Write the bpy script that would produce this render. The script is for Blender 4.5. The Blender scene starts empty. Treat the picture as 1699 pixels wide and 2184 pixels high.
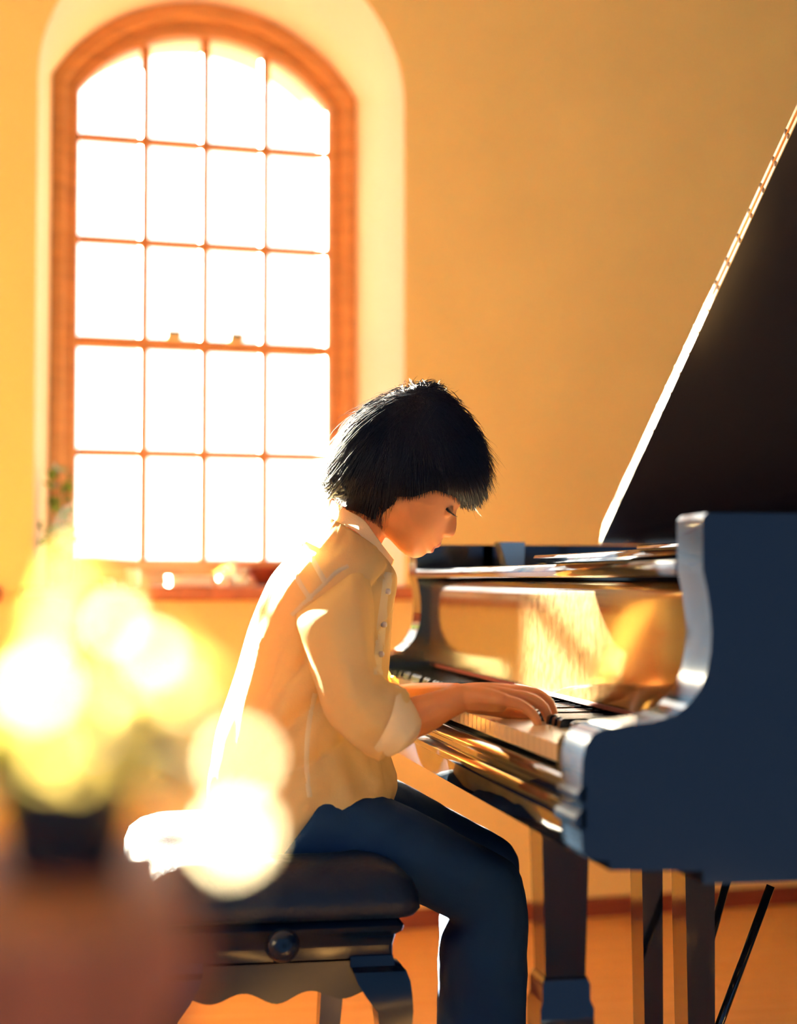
import bpy, bmesh, math, random
import numpy as np
from mathutils import Vector, Matrix, noise
from mathutils.geometry import tessellate_polygon

random.seed(7)
rng = np.random.default_rng(7)
scene = bpy.context.scene
COL = scene.collection

# ------------------------------------------------------------------ camera
F_PX, CAM_H = 3500.0, 0.92
YAW, PITCH = math.radians(10.5), math.atan(146 / 3500)
FW = np.array([math.sin(YAW) * math.cos(PITCH), math.cos(YAW) * math.cos(PITCH), math.sin(PITCH)])
RT = np.array([math.cos(YAW), -math.sin(YAW), 0.0])
UP = np.cross(RT, FW)
CAM = np.array([0.0, 0.0, CAM_H])
cam_data = bpy.data.cameras.new('camera')
cam = bpy.data.objects.new('camera', cam_data)
COL.objects.link(cam)
cam.matrix_world = Matrix(((RT[0], UP[0], -FW[0], 0), (RT[1], UP[1], -FW[1], 0), (RT[2], UP[2], -FW[2], CAM_H), (0, 0, 0, 1)))
cam_data.sensor_fit = 'HORIZONTAL'
cam_data.sensor_width = 24.0
cam_data.lens = F_PX / 1699 * 24.0
cam_data.clip_start = 0.02
cam_data.dof.use_dof = True
cam_data.dof.focus_distance = 2.2
cam_data.dof.aperture_fstop = 2.1
cam_data.dof.aperture_blades = 0
scene.camera = cam

# ------------------------------------------------------------------ light
SUN_TRAVEL = Vector((0.46, -1.0, -0.30)).normalized()
SUN_STRENGTH = 230.0
world = bpy.data.worlds.new('sky')
scene.world = world
world.use_nodes = True
nt = world.node_tree
nt.nodes.clear()
out = nt.nodes.new('ShaderNodeOutputWorld')
bg = nt.nodes.new('ShaderNodeBackground')
tc = nt.nodes.new('ShaderNodeTexCoord')
dot = nt.nodes.new('ShaderNodeVectorMath'); dot.operation = 'DOT_PRODUCT'
dot.inputs[1].default_value = -SUN_TRAVEL
nt.links.new(tc.outputs['Generated'], dot.inputs[0])
mr = nt.nodes.new('ShaderNodeMapRange')
mr.interpolation_type = 'SMOOTHSTEP'
mr.inputs[1].default_value = -0.35; mr.inputs[2].default_value = 1.0
nt.links.new(dot.outputs['Value'], mr.inputs[0])
ramp = nt.nodes.new('ShaderNodeMix'); ramp.data_type = 'RGBA'
ramp.inputs[6].default_value = (0.055, 0.12, 0.25, 1)      # open sky away from the sun
ramp.inputs[7].default_value = (2.4, 2.3, 2.1, 1)      # hazy glow around the low sun
nt.links.new(mr.outputs[0], ramp.inputs[0])
nt.links.new(ramp.outputs[2], bg.inputs[0])
bg.inputs[1].default_value = 1.0
nt.links.new(bg.outputs[0], out.inputs[0])

sun_data = bpy.data.lights.new('sun', 'SUN')
sun_data.energy = SUN_STRENGTH
sun_data.color = (1.0, 0.89, 0.66)
sun_data.angle = math.radians(1.2)
sun = bpy.data.objects.new('sun', sun_data)
COL.objects.link(sun)
sun.rotation_euler = SUN_TRAVEL.to_track_quat('-Z', 'Y').to_euler()
sun.location = (-3, 9, 5)

scene.view_settings.view_transform = 'Standard'
scene.view_settings.look = 'None'
scene.view_settings.gamma = 1.0
scene.view_settings.use_curve_mapping = False
scene.view_settings.exposure = 1.2
scene.cycles.use_denoising = True
scene.cycles.max_bounces = 8
scene.cycles.diffuse_bounces = 4
scene.cycles.glossy_bounces = 4
scene.cycles.transparent_max_bounces = 16
scene.cycles.caustics_reflective = False
scene.cycles.caustics_refractive = False
scene.cycles.sample_clamp_indirect = 6.0

# ------------------------------------------------------------------ helpers
def ray(x, y):
    return FW + RT * (x - 849.5) / F_PX - UP * (y - 1092) / F_PX
def at_y(x, y, Y):
    d = ray(x, y); return CAM + d * (Y / d[1])
def at_x(x, y, X):
    d = ray(x, y); return CAM + d * (X / d[0])
def at_z(x, y, Z):
    d = ray(x, y); return CAM + d * ((Z - CAM_H) / d[2])
def at_d(x, y, D):
    return CAM + ray(x, y) * D

def obj(name, verts, faces, material=None, parent=None, smooth=False, label=None, category=None, group=None, kind=None):
    me = bpy.data.meshes.new(name)
    off = np.array(parent_world(parent)) if parent is not None else np.zeros(3)
    me.from_pydata([tuple(np.asarray(v, float) - off) for v in verts], [], [tuple(int(i) for i in f) for f in faces])
    me.validate()
    me.update()
    if smooth:
        me.polygons.foreach_set('use_smooth', [True] * len(me.polygons))
    return link(name, me, material, parent, label, category, group, kind)

def obj_np(name, verts, quads, material, parent=None, smooth=True, **kw):
    """fast path for large quad or triangle arrays"""
    off = np.array(parent_world(parent)) if parent is not None else np.zeros(3)
    verts = np.asarray(verts, np.float32) - off.astype(np.float32)
    quads = np.asarray(quads, np.int32)
    k = quads.shape[1]
    me = bpy.data.meshes.new(name)
    me.vertices.add(len(verts)); me.vertices.foreach_set('co', verts.ravel())
    me.loops.add(quads.size); me.loops.foreach_set('vertex_index', quads.ravel())
    me.polygons.add(len(quads)); me.polygons.foreach_set('loop_start', np.arange(0, quads.size, k, dtype=np.int32))
    me.update(calc_edges=True)
    me.validate()
    if smooth:
        me.polygons.foreach_set('use_smooth', np.ones(len(me.polygons), bool))
    return link(name, me, material, parent, **kw)

def link(name, me, material=None, parent=None, label=None, category=None, group=None, kind=None):
    o = bpy.data.objects.new(name, me)
    COL.objects.link(o)
    if material is not None and me is not None and not me.materials:
        me.materials.append(material)
    if parent is not None:
        o.parent = parent
    tag(o, label, category, group, kind)
    return o

def tag(o, label=None, category=None, group=None, kind=None):
    if label: o['label'] = label
    if category: o['category'] = category
    if group: o['group'] = group
    if kind: o['kind'] = kind

def parent_world(p):
    v = Vector((0, 0, 0))
    while p is not None:
        v += p.location; p = p.parent
    return v

def thing(name, loc, label, category, group=None):
    o = bpy.data.objects.new(name, None)
    o.empty_display_size = 0.05
    COL.objects.link(o)
    o.location = loc
    tag(o, label, category, group)
    return o

class MB:
    """collects shapes into one mesh"""
    def __init__(self): self.v = []; self.f = []
    def add(self, v, f):
        n = len(self.v); self.v += [tuple(p) for p in v]; self.f += [tuple(i + n for i in q) for q in f]; return self
    def box(self, x0, x1, y0, y1, z0, z1, bevel=0.0, seg=2):
        if bevel <= 0:
            v = [(x0, y0, z0), (x1, y0, z0), (x1, y1, z0), (x0, y1, z0), (x0, y0, z1), (x1, y0, z1), (x1, y1, z1), (x0, y1, z1)]
            f = [(0, 3, 2, 1), (4, 5, 6, 7), (0, 1, 5, 4), (1, 2, 6, 5), (2, 3, 7, 6), (3, 0, 4, 7)]
            return self.add(v, f)
        bm = bmesh.new()
        bmesh.ops.create_cube(bm, size=1.0)
        for q in bm.verts:
            q.co = ((x0 + x1) / 2 + q.co.x * (x1 - x0), (y0 + y1) / 2 + q.co.y * (y1 - y0), (z0 + z1) / 2 + q.co.z * (z1 - z0))
        bmesh.ops.bevel(bm, geom=list(bm.edges), offset=min(bevel, 0.49 * min(x1 - x0, y1 - y0, z1 - z0)), segments=seg, affect='EDGES', profile=0.5)
        bm.verts.index_update()
        v = [tuple(q.co) for q in bm.verts]; f = [tuple(q.index for q in g.verts) for g in bm.faces]
        bm.free()
        return self.add(v, f)
    def loft(self, rings, cap0=True, cap1=True, closed=True):
        n = len(rings[0]); v = [p for r in rings for p in r]; f = []
        m = n if closed else n - 1
        for i in range(len(rings) - 1):
            for j in range(m):
                a = i * n + j; b = i * n + (j + 1) % n
                f.append((a, b, b + n, a + n))
        if cap0: f.append(tuple(range(n))[::-1])
        if cap1: f.append(tuple(range((len(rings) - 1) * n, len(rings) * n)))
        return self.add(v, f)
    def tube(self, pts, radii, seg=10, caps=True):
        pts = [np.asarray(p, float) for p in pts]
        if not hasattr(radii, '__len__'): radii = [radii] * len(pts)
        rings = []
        ref = np.array([0.0, 0.0, 1.0])
        t0 = pts[1] - pts[0]
        if abs(t0[2]) > 0.9 * np.linalg.norm(t0): ref = np.array([1.0, 0, 0])
        for i, p in enumerate(pts):
            t = pts[min(i + 1, len(pts) - 1)] - pts[max(i - 1, 0)]
            t /= np.linalg.norm(t) + 1e-9
            a = np.cross(t, ref); a /= np.linalg.norm(a) + 1e-9
            b = np.cross(a, t)
            ref = b
            rings.append([p + radii[i] * (math.cos(k * 2 * math.pi / seg) * a + math.sin(k * 2 * math.pi / seg) * b) for k in range(seg)])
        return self.loft(rings, caps, caps)
    def lathe(self, profile, center, seg=24, axis='z'):
        cx, cy, cz = center
        rings = []
        for r, h in profile:
            ring = []
            for k in range(seg):
                a = 2 * math.pi * k / seg
                if axis == 'z': ring.append((cx + r * math.cos(a), cy + r * math.sin(a), cz + h))
                elif axis == 'y': ring.append((cx + r * math.cos(a), cy + h, cz + r * math.sin(a)))
                else: ring.append((cx + h, cy + r * math.cos(a), cz + r * math.sin(a)))
            rings.append(ring)
        return self.loft(rings)
    def prism(self, poly, axis, a, b):
        """extrude a 2-D polygon (list of pairs) along an axis from a to b"""
        def P(p, t):
            return {'y': (p[0], t, p[1]), 'x': (t, p[0], p[1]), 'z': (p[0], p[1], t)}[axis]
        n = len(poly)
        v = [P(p, a) for p in poly] + [P(p, b) for p in poly]
        f = [(i, (i + 1) % n, (i + 1) % n + n, i + n) for i in range(n)]
        f += [tuple(range(n))[::-1], tuple(range(n, 2 * n))]
        return self.add(v, f)
    def build(self, name, material, parent=None, smooth=False, auto=None, **kw):
        o = obj(name, self.v, self.f, material, parent, smooth, **kw)
        fix_normals(o.data)
        if auto is not None:
            o.data.polygons.foreach_set('use_smooth', [True] * len(o.data.polygons))
            sharp_edges(o.data, math.radians(auto))
        return o

def fix_normals(me):
    bm = bmesh.new(); bm.from_mesh(me)
    bmesh.ops.recalc_face_normals(bm, faces=bm.faces)
    bm.to_mesh(me); bm.free(); me.update()

def sharp_edges(me, angle):
    bm = bmesh.new(); bm.from_mesh(me)
    for e in bm.edges:
        if len(e.link_faces) != 2 or e.calc_face_angle(0) > angle: e.smooth = False
    bm.to_mesh(me); bm.free()

def catmull(pts, n):
    """smooth curve through points, n samples"""
    P = np.asarray(pts, float)
    m = len(P) - 1
    ts = np.linspace(0, m, n)
    res = []
    for t in ts:
        i = min(int(t), m - 1); u = t - i
        p0 = P[max(i - 1, 0)]; p1 = P[i]; p2 = P[i + 1]; p3 = P[min(i + 2, m)]
        res.append(0.5 * ((2 * p1) + (-p0 + p2) * u + (2 * p0 - 5 * p1 + 4 * p2 - p3) * u * u + (-p0 + 3 * p1 - 3 * p2 + p3) * u ** 3))
    return np.array(res)

def copy_tree(src, parent=None):
    c = src.copy(); COL.objects.link(c); c.parent = parent
    for ch in src.children: copy_tree(ch, c)
    return c

# ------------------------------------------------------------------ materials
def mat(name, color, rough=0.5, metal=0.0, spec=0.5, var=0.0, scale=20.0, color2=None, bump=0.0, bump_scale=80.0, coat=0.0, stretch=None, trans=0.0, emit=None, coat_rough=0.03, sheen=0.0):
    m = bpy.data.materials.new(name); m.use_nodes = True
    nt = m.node_tree; p = nt.nodes['Principled BSDF']; o = nt.nodes['Material Output']
    p.inputs['Base Color'].default_value = (*color, 1)
    p.inputs['Roughness'].default_value = rough
    p.inputs['Metallic'].default_value = metal
    p.inputs['Specular IOR Level'].default_value = spec
    p.inputs['Coat Weight'].default_value = coat
    p.inputs['Coat Roughness'].default_value = coat_rough
    p.inputs['Sheen Weight'].default_value = sheen
    tcn = nt.nodes.new('ShaderNodeTexCoord')
    src = tcn.outputs['Object']
    if stretch:
        mp = nt.nodes.new('ShaderNodeMapping'); mp.inputs['Scale'].default_value = stretch
        nt.links.new(src, mp.inputs[0]); src = mp.outputs[0]
    if color2 is not None or var > 0:
        n = nt.nodes.new('ShaderNodeTexNoise'); n.inputs['Scale'].default_value = scale; n.inputs['Detail'].default_value = 5
        nt.links.new(src, n.inputs['Vector'])
        mx = nt.nodes.new('ShaderNodeMix'); mx.data_type = 'RGBA'
        c2 = color2 if color2 is not None else tuple(c * (1 - var) for c in color)
        mx.inputs[6].default_value = (*color, 1); mx.inputs[7].default_value = (*c2, 1)
        mrn = nt.nodes.new('ShaderNodeMapRange'); mrn.inputs[1].default_value = 0.35; mrn.inputs[2].default_value = 0.65
        nt.links.new(n.outputs['Fac'], mrn.inputs[0]); nt.links.new(mrn.outputs[0], mx.inputs[0])
        nt.links.new(mx.outputs[2], p.inputs['Base Color'])
    if bump > 0:
        n2 = nt.nodes.new('ShaderNodeTexNoise'); n2.inputs['Scale'].default_value = bump_scale; n2.inputs['Detail'].default_value = 4
        nt.links.new(src, n2.inputs['Vector'])
        b = nt.nodes.new('ShaderNodeBump'); b.inputs['Strength'].default_value = bump; b.inputs['Distance'].default_value = 0.01
        nt.links.new(n2.outputs['Fac'], b.inputs['Height']); nt.links.new(b.outputs[0], p.inputs['Normal'])
    if trans > 0:   # thin sheet that lets light through
        t = nt.nodes.new('ShaderNodeBsdfTranslucent')
        if (color2 is not None or var > 0): nt.links.new(mx.outputs[2], t.inputs[0])
        else: t.inputs[0].default_value = (*color, 1)
        ms = nt.nodes.new('ShaderNodeMixShader'); ms.inputs[0].default_value = trans
        nt.links.new(p.outputs[0], ms.inputs[1]); nt.links.new(t.outputs[0], ms.inputs[2]); nt.links.new(ms.outputs[0], o.inputs[0])
    if emit:
        p.inputs['Emission Color'].default_value = (*emit[0], 1); p.inputs['Emission Strength'].default_value = emit[1]
    return m

def glass_mat(name, tint=(0.97, 0.97, 0.96), gloss=0.08, rough=0.02):
    m = bpy.data.materials.new(name); m.use_nodes = True
    nt = m.node_tree; nt.nodes.clear()
    o = nt.nodes.new('ShaderNodeOutputMaterial'); t = nt.nodes.new('ShaderNodeBsdfTransparent'); g = nt.nodes.new('ShaderNodeBsdfGlossy')
    t.inputs[0].default_value = (*tint, 1); g.inputs['Roughness'].default_value = rough
    lw = nt.nodes.new('ShaderNodeLayerWeight'); lw.inputs[0].default_value = 0.5
    pw = nt.nodes.new('ShaderNodeMath'); pw.operation = 'POWER'; pw.inputs[1].default_value = 4.0
    nt.links.new(lw.outputs['Facing'], pw.inputs[0])
    fr = nt.nodes.new('ShaderNodeMapRange'); fr.inputs[3].default_value = gloss * 0.5; fr.inputs[4].default_value = 0.7
    nt.links.new(pw.outputs[0], fr.inputs[0])
    ms = nt.nodes.new('ShaderNodeMixShader')
    nt.links.new(fr.outputs[0], ms.inputs[0]); nt.links.new(t.outputs[0], ms.inputs[1]); nt.links.new(g.outputs[0], ms.inputs[2]); nt.links.new(ms.outputs[0], o.inputs[0])
    return m

M = {}
M['plaster'] = mat('ochre plaster', (0.95, 0.85, 0.33), 0.9, spec=0.2, var=0.07, scale=3.0, bump=0.12, bump_scale=60)
M['cream'] = mat('cream plaster', (0.92, 0.84, 0.66), 0.9, spec=0.2, var=0.04, scale=5, bump=0.08, bump_scale=60)
M['stone'] = mat('pale outer stone', (0.30, 0.28, 0.25), 0.9, var=0.1, scale=8)
M['ceil'] = mat('ceiling plaster', (0.86, 0.76, 0.56), 0.9, spec=0.2)
M['pine'] = mat('amber varnished pine', (0.52, 0.25, 0.075), 0.45, var=0.25, scale=6, stretch=(1, 1, 8), bump=0.05, bump_scale=30)
M['sill'] = mat('reddish brown wood', (0.42, 0.13, 0.035), 0.5, var=0.3, scale=8, stretch=(6, 1, 1))
M['plank'] = mat('orange pine plank', (0.76, 0.46, 0.18), 0.38, color2=(0.66, 0.34, 0.11), scale=5, stretch=(0.6, 6, 6), bump=0.04, bump_scale=40)
M['subfloor'] = mat('dark floor joint', (0.035, 0.018, 0.010), 0.9)
M['base'] = mat('red brown baseboard', (0.20, 0.05, 0.02), 0.5, var=0.2, scale=9)
M['glass'] = glass_mat('window glass')
M['lacquer'] = mat('black piano lacquer', (0.0050, 0.0085, 0.0150), 0.06, spec=0.75, bump=0.012, bump_scale=14)
M['lacquer_lifted'] = mat('lightened black lacquer', (0.022, 0.026, 0.042), 0.22, spec=0.5)  # same lacquer coloured lighter to lift the shaded lid underside
M['slate'] = mat('slate blue painted wall', (0.10, 0.15, 0.22), 0.9, spec=0.2)
M['dusty'] = mat('dusty black lacquer', (0.062, 0.042, 0.020), 0.10, spec=1.0, color2=(0.030, 0.020, 0.009), scale=60, bump=0.02, bump_scale=14)
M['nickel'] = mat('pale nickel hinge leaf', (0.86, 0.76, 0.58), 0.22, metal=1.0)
M['brass'] = mat('brass', (0.75, 0.48, 0.16), 0.3, metal=1.0)
M['steel'] = mat('dull steel', (0.35, 0.33, 0.3), 0.35, metal=1.0)
M['ivory'] = mat('ivory key top', (0.85, 0.74, 0.50), 0.16, spec=0.5)
M['ebony'] = mat('black key', (0.006, 0.008, 0.012), 0.2)
M['felt'] = mat('red felt', (0.09, 0.008, 0.006), 0.95)
M['maple'] = mat('rim wood', (0.20, 0.10, 0.04), 0.5, var=0.2, scale=10)
M['iron'] = mat('gold cast plate', (0.14, 0.08, 0.03), 0.5, metal=0.4)
M['leather'] = mat('black bench leather', (0.005, 0.016, 0.045), 0.42, spec=0.25, bump=0.15, bump_scale=160)
M['skin'] = mat('warm skin', (0.84, 0.36, 0.13), 0.5, spec=0.35, var=0.06, scale=40)
_p = M['skin'].node_tree.nodes['Principled BSDF']
_p.inputs['Subsurface Weight'].default_value = 0.25
_p.inputs['Subsurface Radius'].default_value = (0.012, 0.004, 0.002)
_p.inputs['Subsurface Scale'].default_value = 1.0
M['lip'] = mat('lip', (0.50, 0.15, 0.10), 0.4)
M['lash'] = mat('dark lashes', (0.012, 0.010, 0.010), 0.6)
M['hair'] = mat('dark brown hair', (0.007, 0.012, 0.026), 0.45, spec=0.18)
M['shirt'] = mat('cream linen shirt', (0.96, 0.77, 0.36), 0.85, spec=0.2, trans=0.30, bump=0.10, bump_scale=500)
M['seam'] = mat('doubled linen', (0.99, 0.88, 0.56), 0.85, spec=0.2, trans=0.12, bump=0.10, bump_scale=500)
M['denim'] = mat('dark navy trousers', (0.012, 0.042, 0.13), 0.9, spec=0.12, bump=0.10, bump_scale=600)
M['shoe'] = mat('black shoe leather', (0.01, 0.01, 0.012), 0.4)
M['bench_wood'] = mat('black bench lacquer', (0.004, 0.013, 0.036), 0.16, spec=0.4)
M['button'] = mat('shell button', (0.85, 0.8, 0.7), 0.3)
M['petal'] = mat('yellow petal', (0.30, 0.215, 0.040), 0.6, spec=0.2, trans=0.5, color2=(0.32, 0.26, 0.09), scale=60)
M['leaf'] = mat('lime green leaf', (0.10, 0.10, 0.008), 0.6, spec=0.15, trans=0.5, color2=(0.07, 0.08, 0.008), scale=50)
M['leaf_dark'] = mat('ivy leaf', (0.12, 0.22, 0.04), 0.45, trans=0.35)
M['glint_bud'] = mat('cream highlight blossom', (0.95, 0.86, 0.62), 0.6, trans=0.4)
M['stem'] = mat('green stem', (0.010, 0.015, 0.003), 0.9, spec=0.03)
M['pot'] = mat('dark blue glazed pot', (0.010, 0.022, 0.038), 0.3)
M['table'] = mat('mahogany table', (0.42, 0.15, 0.085), 0.6, spec=0.3, var=0.35, scale=9, stretch=(8, 1, 1))
M['soil'] = mat('soil', (0.03, 0.02, 0.012), 0.95)
M['wax'] = mat('white wax', (0.9, 0.85, 0.75), 0.5, trans=0.2)
M['china'] = mat('white china', (0.9, 0.86, 0.78), 0.25)
M['paper'] = mat('white paper cover', (0.9, 0.86, 0.78), 0.7)
M['clay'] = mat('dark red glaze', (0.20, 0.03, 0.015), 0.3)
M['clear'] = glass_mat('clear jar glass', (0.92, 0.93, 0.9), 0.12)

# ================================================================== the room
WA = math.radians(6.5)
W0 = at_z(1250, 1955, 0.0)
WU = np.array([math.cos(WA), math.sin(WA), 0.0])
WN = np.array([-math.sin(WA), math.cos(WA), 0.0])      # out of the room
def frame_of(origin, u, n):
    origin, u, n = np.array(origin, float), np.array(u, float), np.array(n, float)
    def T(a, v, z):
        p = origin + u * a + n * v
        return (p[0], p[1], z)
    return T
BACK = frame_of((W0[0], W0[1], 0), WU, WN)
ROOM_H = 3.5
XL, XR, YR = -3.05, 3.6, -1.25

def arch(a, zb, zs, rise, n=32, round_=False):
    """outline of an arched opening of half width a, from the lower left over the top to the lower right"""
    pts = [(-a, zb), (-a, zs)]
    if round_:
        for k in range(1, n):
            t = math.pi - math.pi * k / n
            pts.append((a * math.cos(t), zs + rise * math.sin(t)))
    else:
        R = (a * a + rise * rise) / (2 * rise); h = math.asin(a / R)
        for k in range(1, n):
            t = -h + 2 * h * k / n
            pts.append((R * math.sin(t), zs + R * math.cos(t) - (R - rise)))
    pts += [(a, zs), (a, zb)]
    return pts

WALL_EDGE = arch(0.485, 0.905, 2.20, 0.44, round_=True)
FRAME_OUT = arch(0.425, 0.905, 2.29, 0.235)
FRAME_MID = arch(0.385, 0.945, 2.275, 0.205)
GLASS = arch(0.348, 0.979, 2.26, 0.174)
OUTER = arch(0.372, 0.96, 2.275, 0.18)
REC = 0.285
WIN_U = [-1.006, -2.08, -3.065]          # window centres along the back wall

def wall_with_windows(name, T, a0, a1, centres, mat_face, label=None):
    outer = [(a0, 0), (a1, 0), (a1, ROOM_H), (a0, ROOM_H)]
    polys = [[Vector((p[0], p[1], 0)) for p in outer]]
    for c in centres: polys.append([Vector((c + p[0], p[1], 0)) for p in WALL_EDGE])
    tri = tessellate_polygon(polys)
    flat = [p for q in polys for p in q]
    o = obj(name, [T(p.x, 0, p.y) for p in flat], tri, mat_face, kind='structure')
    # outer face of the wall
    polys2 = [polys[0]] + [[Vector((c + p[0], p[1], 0)) for p in OUTER] for c in centres]
    tri2 = tessellate_polygon(polys2); flat2 = [p for q in polys2 for p in q]
    obj('outer_face', [T(p.x, 0.52, p.y) for p in flat2], tri2, M['stone'], o)
    for c in centres:
        n = len(WALL_EDGE)
        prof = []
        # gently rounded edge, then the splayed reveal
        for s, v in ((0.0, 0.0), (0.03, 0.006), (0.10, 0.03), (1.0, REC)):
            prof.append([T(c + (1 - s) * WALL_EDGE[i][0] + s * FRAME_OUT[i][0], v, (1 - s) * WALL_EDGE[i][1] + s * FRAME_OUT[i][1]) for i in range(n)])
        m = MB(); m.loft(prof, False, False)
        r = m.build('window_reveal', M['cream'], o, smooth=True)
        m = MB(); m.loft([[T(c + p[0], v, p[1]) for p in OUTER] for v in (0.345, 0.52)], False, False)
        m.build('outer_reveal', M['stone'], o)
    return o

wall_back = wall_with_windows('wall_back', BACK, -4.5, 2.6, WIN_U, M['plaster'])
LEFT = frame_of((XL, 0, 0), (0, 1, 0), (-1, 0, 0))
wall_left = wall_with_windows('wall_left', LEFT, YR, 4.6, [0.75, -0.55], M['cream'])
m = MB(); m.add([(XR, YR, 0), (XR, 5.2, 0), (XR, 5.2, ROOM_H), (XR, YR, ROOM_H)], [(0, 1, 2, 3)])
m.build('wall_right', M['slate'], kind='structure')
# unseen rear wall; its wide opening is added to let in cool sky fill
_o = [Vector((p[0], p[1], 0)) for p in ((XL - .1, 0), (XR + .1, 0), (XR + .1, ROOM_H), (XL - .1, ROOM_H))]
_h = [Vector((p[0], p[1], 0)) for p in ((XL + .7, 0.02), (XR - .15, 0.02), (XR - .15, 2.9), (XL + .7, 2.9))]
obj('wall_rear', [(p.x, YR, p.y) for p in _o + _h], tessellate_polygon([_o, _h]), M['slate'], kind='structure')
m = MB(); m.add([(XL - .6, YR - .2, ROOM_H), (XR + .2, YR - .2, ROOM_H), (XR + .2, 5.4, ROOM_H), (XL - .6, 5.4, ROOM_H)], [(0, 1, 2, 3)])
m.build('ceiling', M['ceil'], kind='structure')
m = MB(); m.prism([(-0.0, 0.0), (-0.018, 0.0), (-0.018, 0.044), (-0.012, 0.051), (0.0, 0.051)], 'x', -4.4, 2.5)
bb = MB(); bb.add([BACK(p[0], p[1], p[2]) for p in m.v], m.f)
bb.build('baseboard_back', M['base'], kind='structure')

# unseen panel added to keep the low sun off the side table
MB().box(-1.32, -0.38, 1.97, 2.03, 0.0, 1.322, 0.004, 1).build('sun_blocker_panel', M['sill'], kind='structure')
# floor of planks
m = MB(); m.box(XL - .1, XR + .1, YR - .1, 5.2, -0.05, -0.004)
floor = m.build('floor', M['subfloor'], kind='structure')
pm = MB(); pm.box(-0.798, 0.798, -0.0725, 0.0725, -0.004, 0.0, 0.0012, 1)
plank_me = None
row = 0
y = 5.1
while y > -1.3:
    x = XL + (0.0, 0.9, 0.45, 1.25)[row % 4]
    while x < XR + 0.5:
        if plank_me is None:
            o = obj('plank', pm.v, pm.f, M['plank'], floor); plank_me = o.data
        else:
            o = link('plank', plank_me, None, floor)
        o.location = (x, y, 0.0)
        x += 1.6
    y -= 0.147; row += 1

# windows: frame, sashes, bars, panes, lifts
def make_window(name, T, c):
    base = T(c, REC, 0.905)
    def P(a, v, z): return T(c + a, v, z)
    root = bpy.data.objects.new(name, None); COL.objects.link(root); root.location = base; root['kind'] = 'structure'
    def ring(nm, outl, inn, v0, v1, material, bev=0.008):
        n = len(outl)
        closed = MB()
        ro = [(p, q) for p, q in zip(outl, inn)]
        rings = []
        for (p, q) in ro:
            rings.append([P(p[0], v0, p[1]), P(p[0], v1, p[1]), P(q[0], v1, q[1]), P(q[0], v0 + bev, q[1]),
                          P(q[0] + (p[0] - q[0]) * 0.18, v0, q[1] + (p[1] - q[1]) * 0.18)])
        # close along the bottom
        rings.append(rings[0])
        closed.loft(rings, False, False)
        return closed.build(nm, material, root, auto=35)
    ring('casing', FRAME_OUT, FRAME_MID, REC - 0.012, 0.345, M['pine'])
    ring('sash_frame', FRAME_MID, GLASS, REC + 0.012, 0.350, M['pine'], 0.012)
    R = (0.348 ** 2 + 0.174 ** 2) / (2 * 0.174)
    def top(a): return 2.26 + math.sqrt(max(R * R - a * a, 0)) - (R - 0.174)
    rows = [0.979, 1.2686, 1.571, 1.852, 2.134]
    cols = [-0.348, -0.168, -0.001, 0.170, 0.348]
    for a in cols[1:-1]:
        b = MB(); b.box(-0.0125, 0.0125, -0.012, 0.016, 0, top(a) - 0.979, 0.005, 1)
        MB().add([P(a + p[0], REC + 0.035 + p[1], 0.979 + p[2]) for p in b.v], b.f).build('muntin', M['pine'], root)
    for i, z in enumerate(rows[1:]):
        h = 0.017 if i == 1 else 0.0120
        b = MB(); b.box(-0.348, 0.348, -0.013, 0.017, -h, h, 0.005, 1)
        MB().add([P(p[0], REC + 0.035 + p[1], z + p[2]) for p in b.v], b.f).build('meeting_rail' if i == 1 else 'muntin', M['pine'], root)
    for i in range(5):
        for j in range(4):
            a0, a1 = cols[j], cols[j + 1]; z0 = rows[i]
            if i < 4: poly = [(a0, z0), (a1, z0), (a1, rows[i + 1]), (a0, rows[i + 1])]
            else:
                poly = [(a0, z0), (a1, z0)] + [(a1 + (a0 - a1) * k / 8, top(a1 + (a0 - a1) * k / 8)) for k in range(9)]
            b = MB(); b.prism(poly, 'y', 0, 0.003)
            MB().add([P(p[0], REC + 0.036 + p[1], p[2]) for p in b.v], b.f).build('pane', M['glass'], root)
    for a in (-0.09, 0.085):
        b = MB(); b.box(-0.022, 0.022, -0.03, 0.0, 0.0, 0.024, 0.006, 2)
        MB().add([P(a + p[0], REC + 0.024 + p[1], 1.585 + p[2]) for p in b.v], b.f).build('sash_lift', M['brass'], root)
    return root
make_window('window_1', BACK, WIN_U[0])
make_window('window_2', BACK, WIN_U[1])
make_window('window_6', BACK, WIN_U[2])  # unseen window added so the sun reaches the flowers
for i, c in enumerate([0.75, -0.55]): make_window('window_%d' % (i + 3), LEFT, c)  # unseen side windows added to light the room from the left
def sill_board(T, c, name):
    b = MB(); b.box(-0.52, 0.51, -0.045, REC - 0.01, 0.868, 0.905, 0.008, 2)
    MB().add([T(c + p[0], p[1], p[2]) for p in b.v], b.f).build(name, M['sill'], kind='structure')
sill_board(BACK, WIN_U[0], 'trim_1'); sill_board(BACK, WIN_U[1], 'trim_2'); sill_board(BACK, WIN_U[2], 'trim_6')
for i, c in enumerate([0.75, -0.55]): sill_board(LEFT, c, 'trim_%d' % (i + 3))

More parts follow.
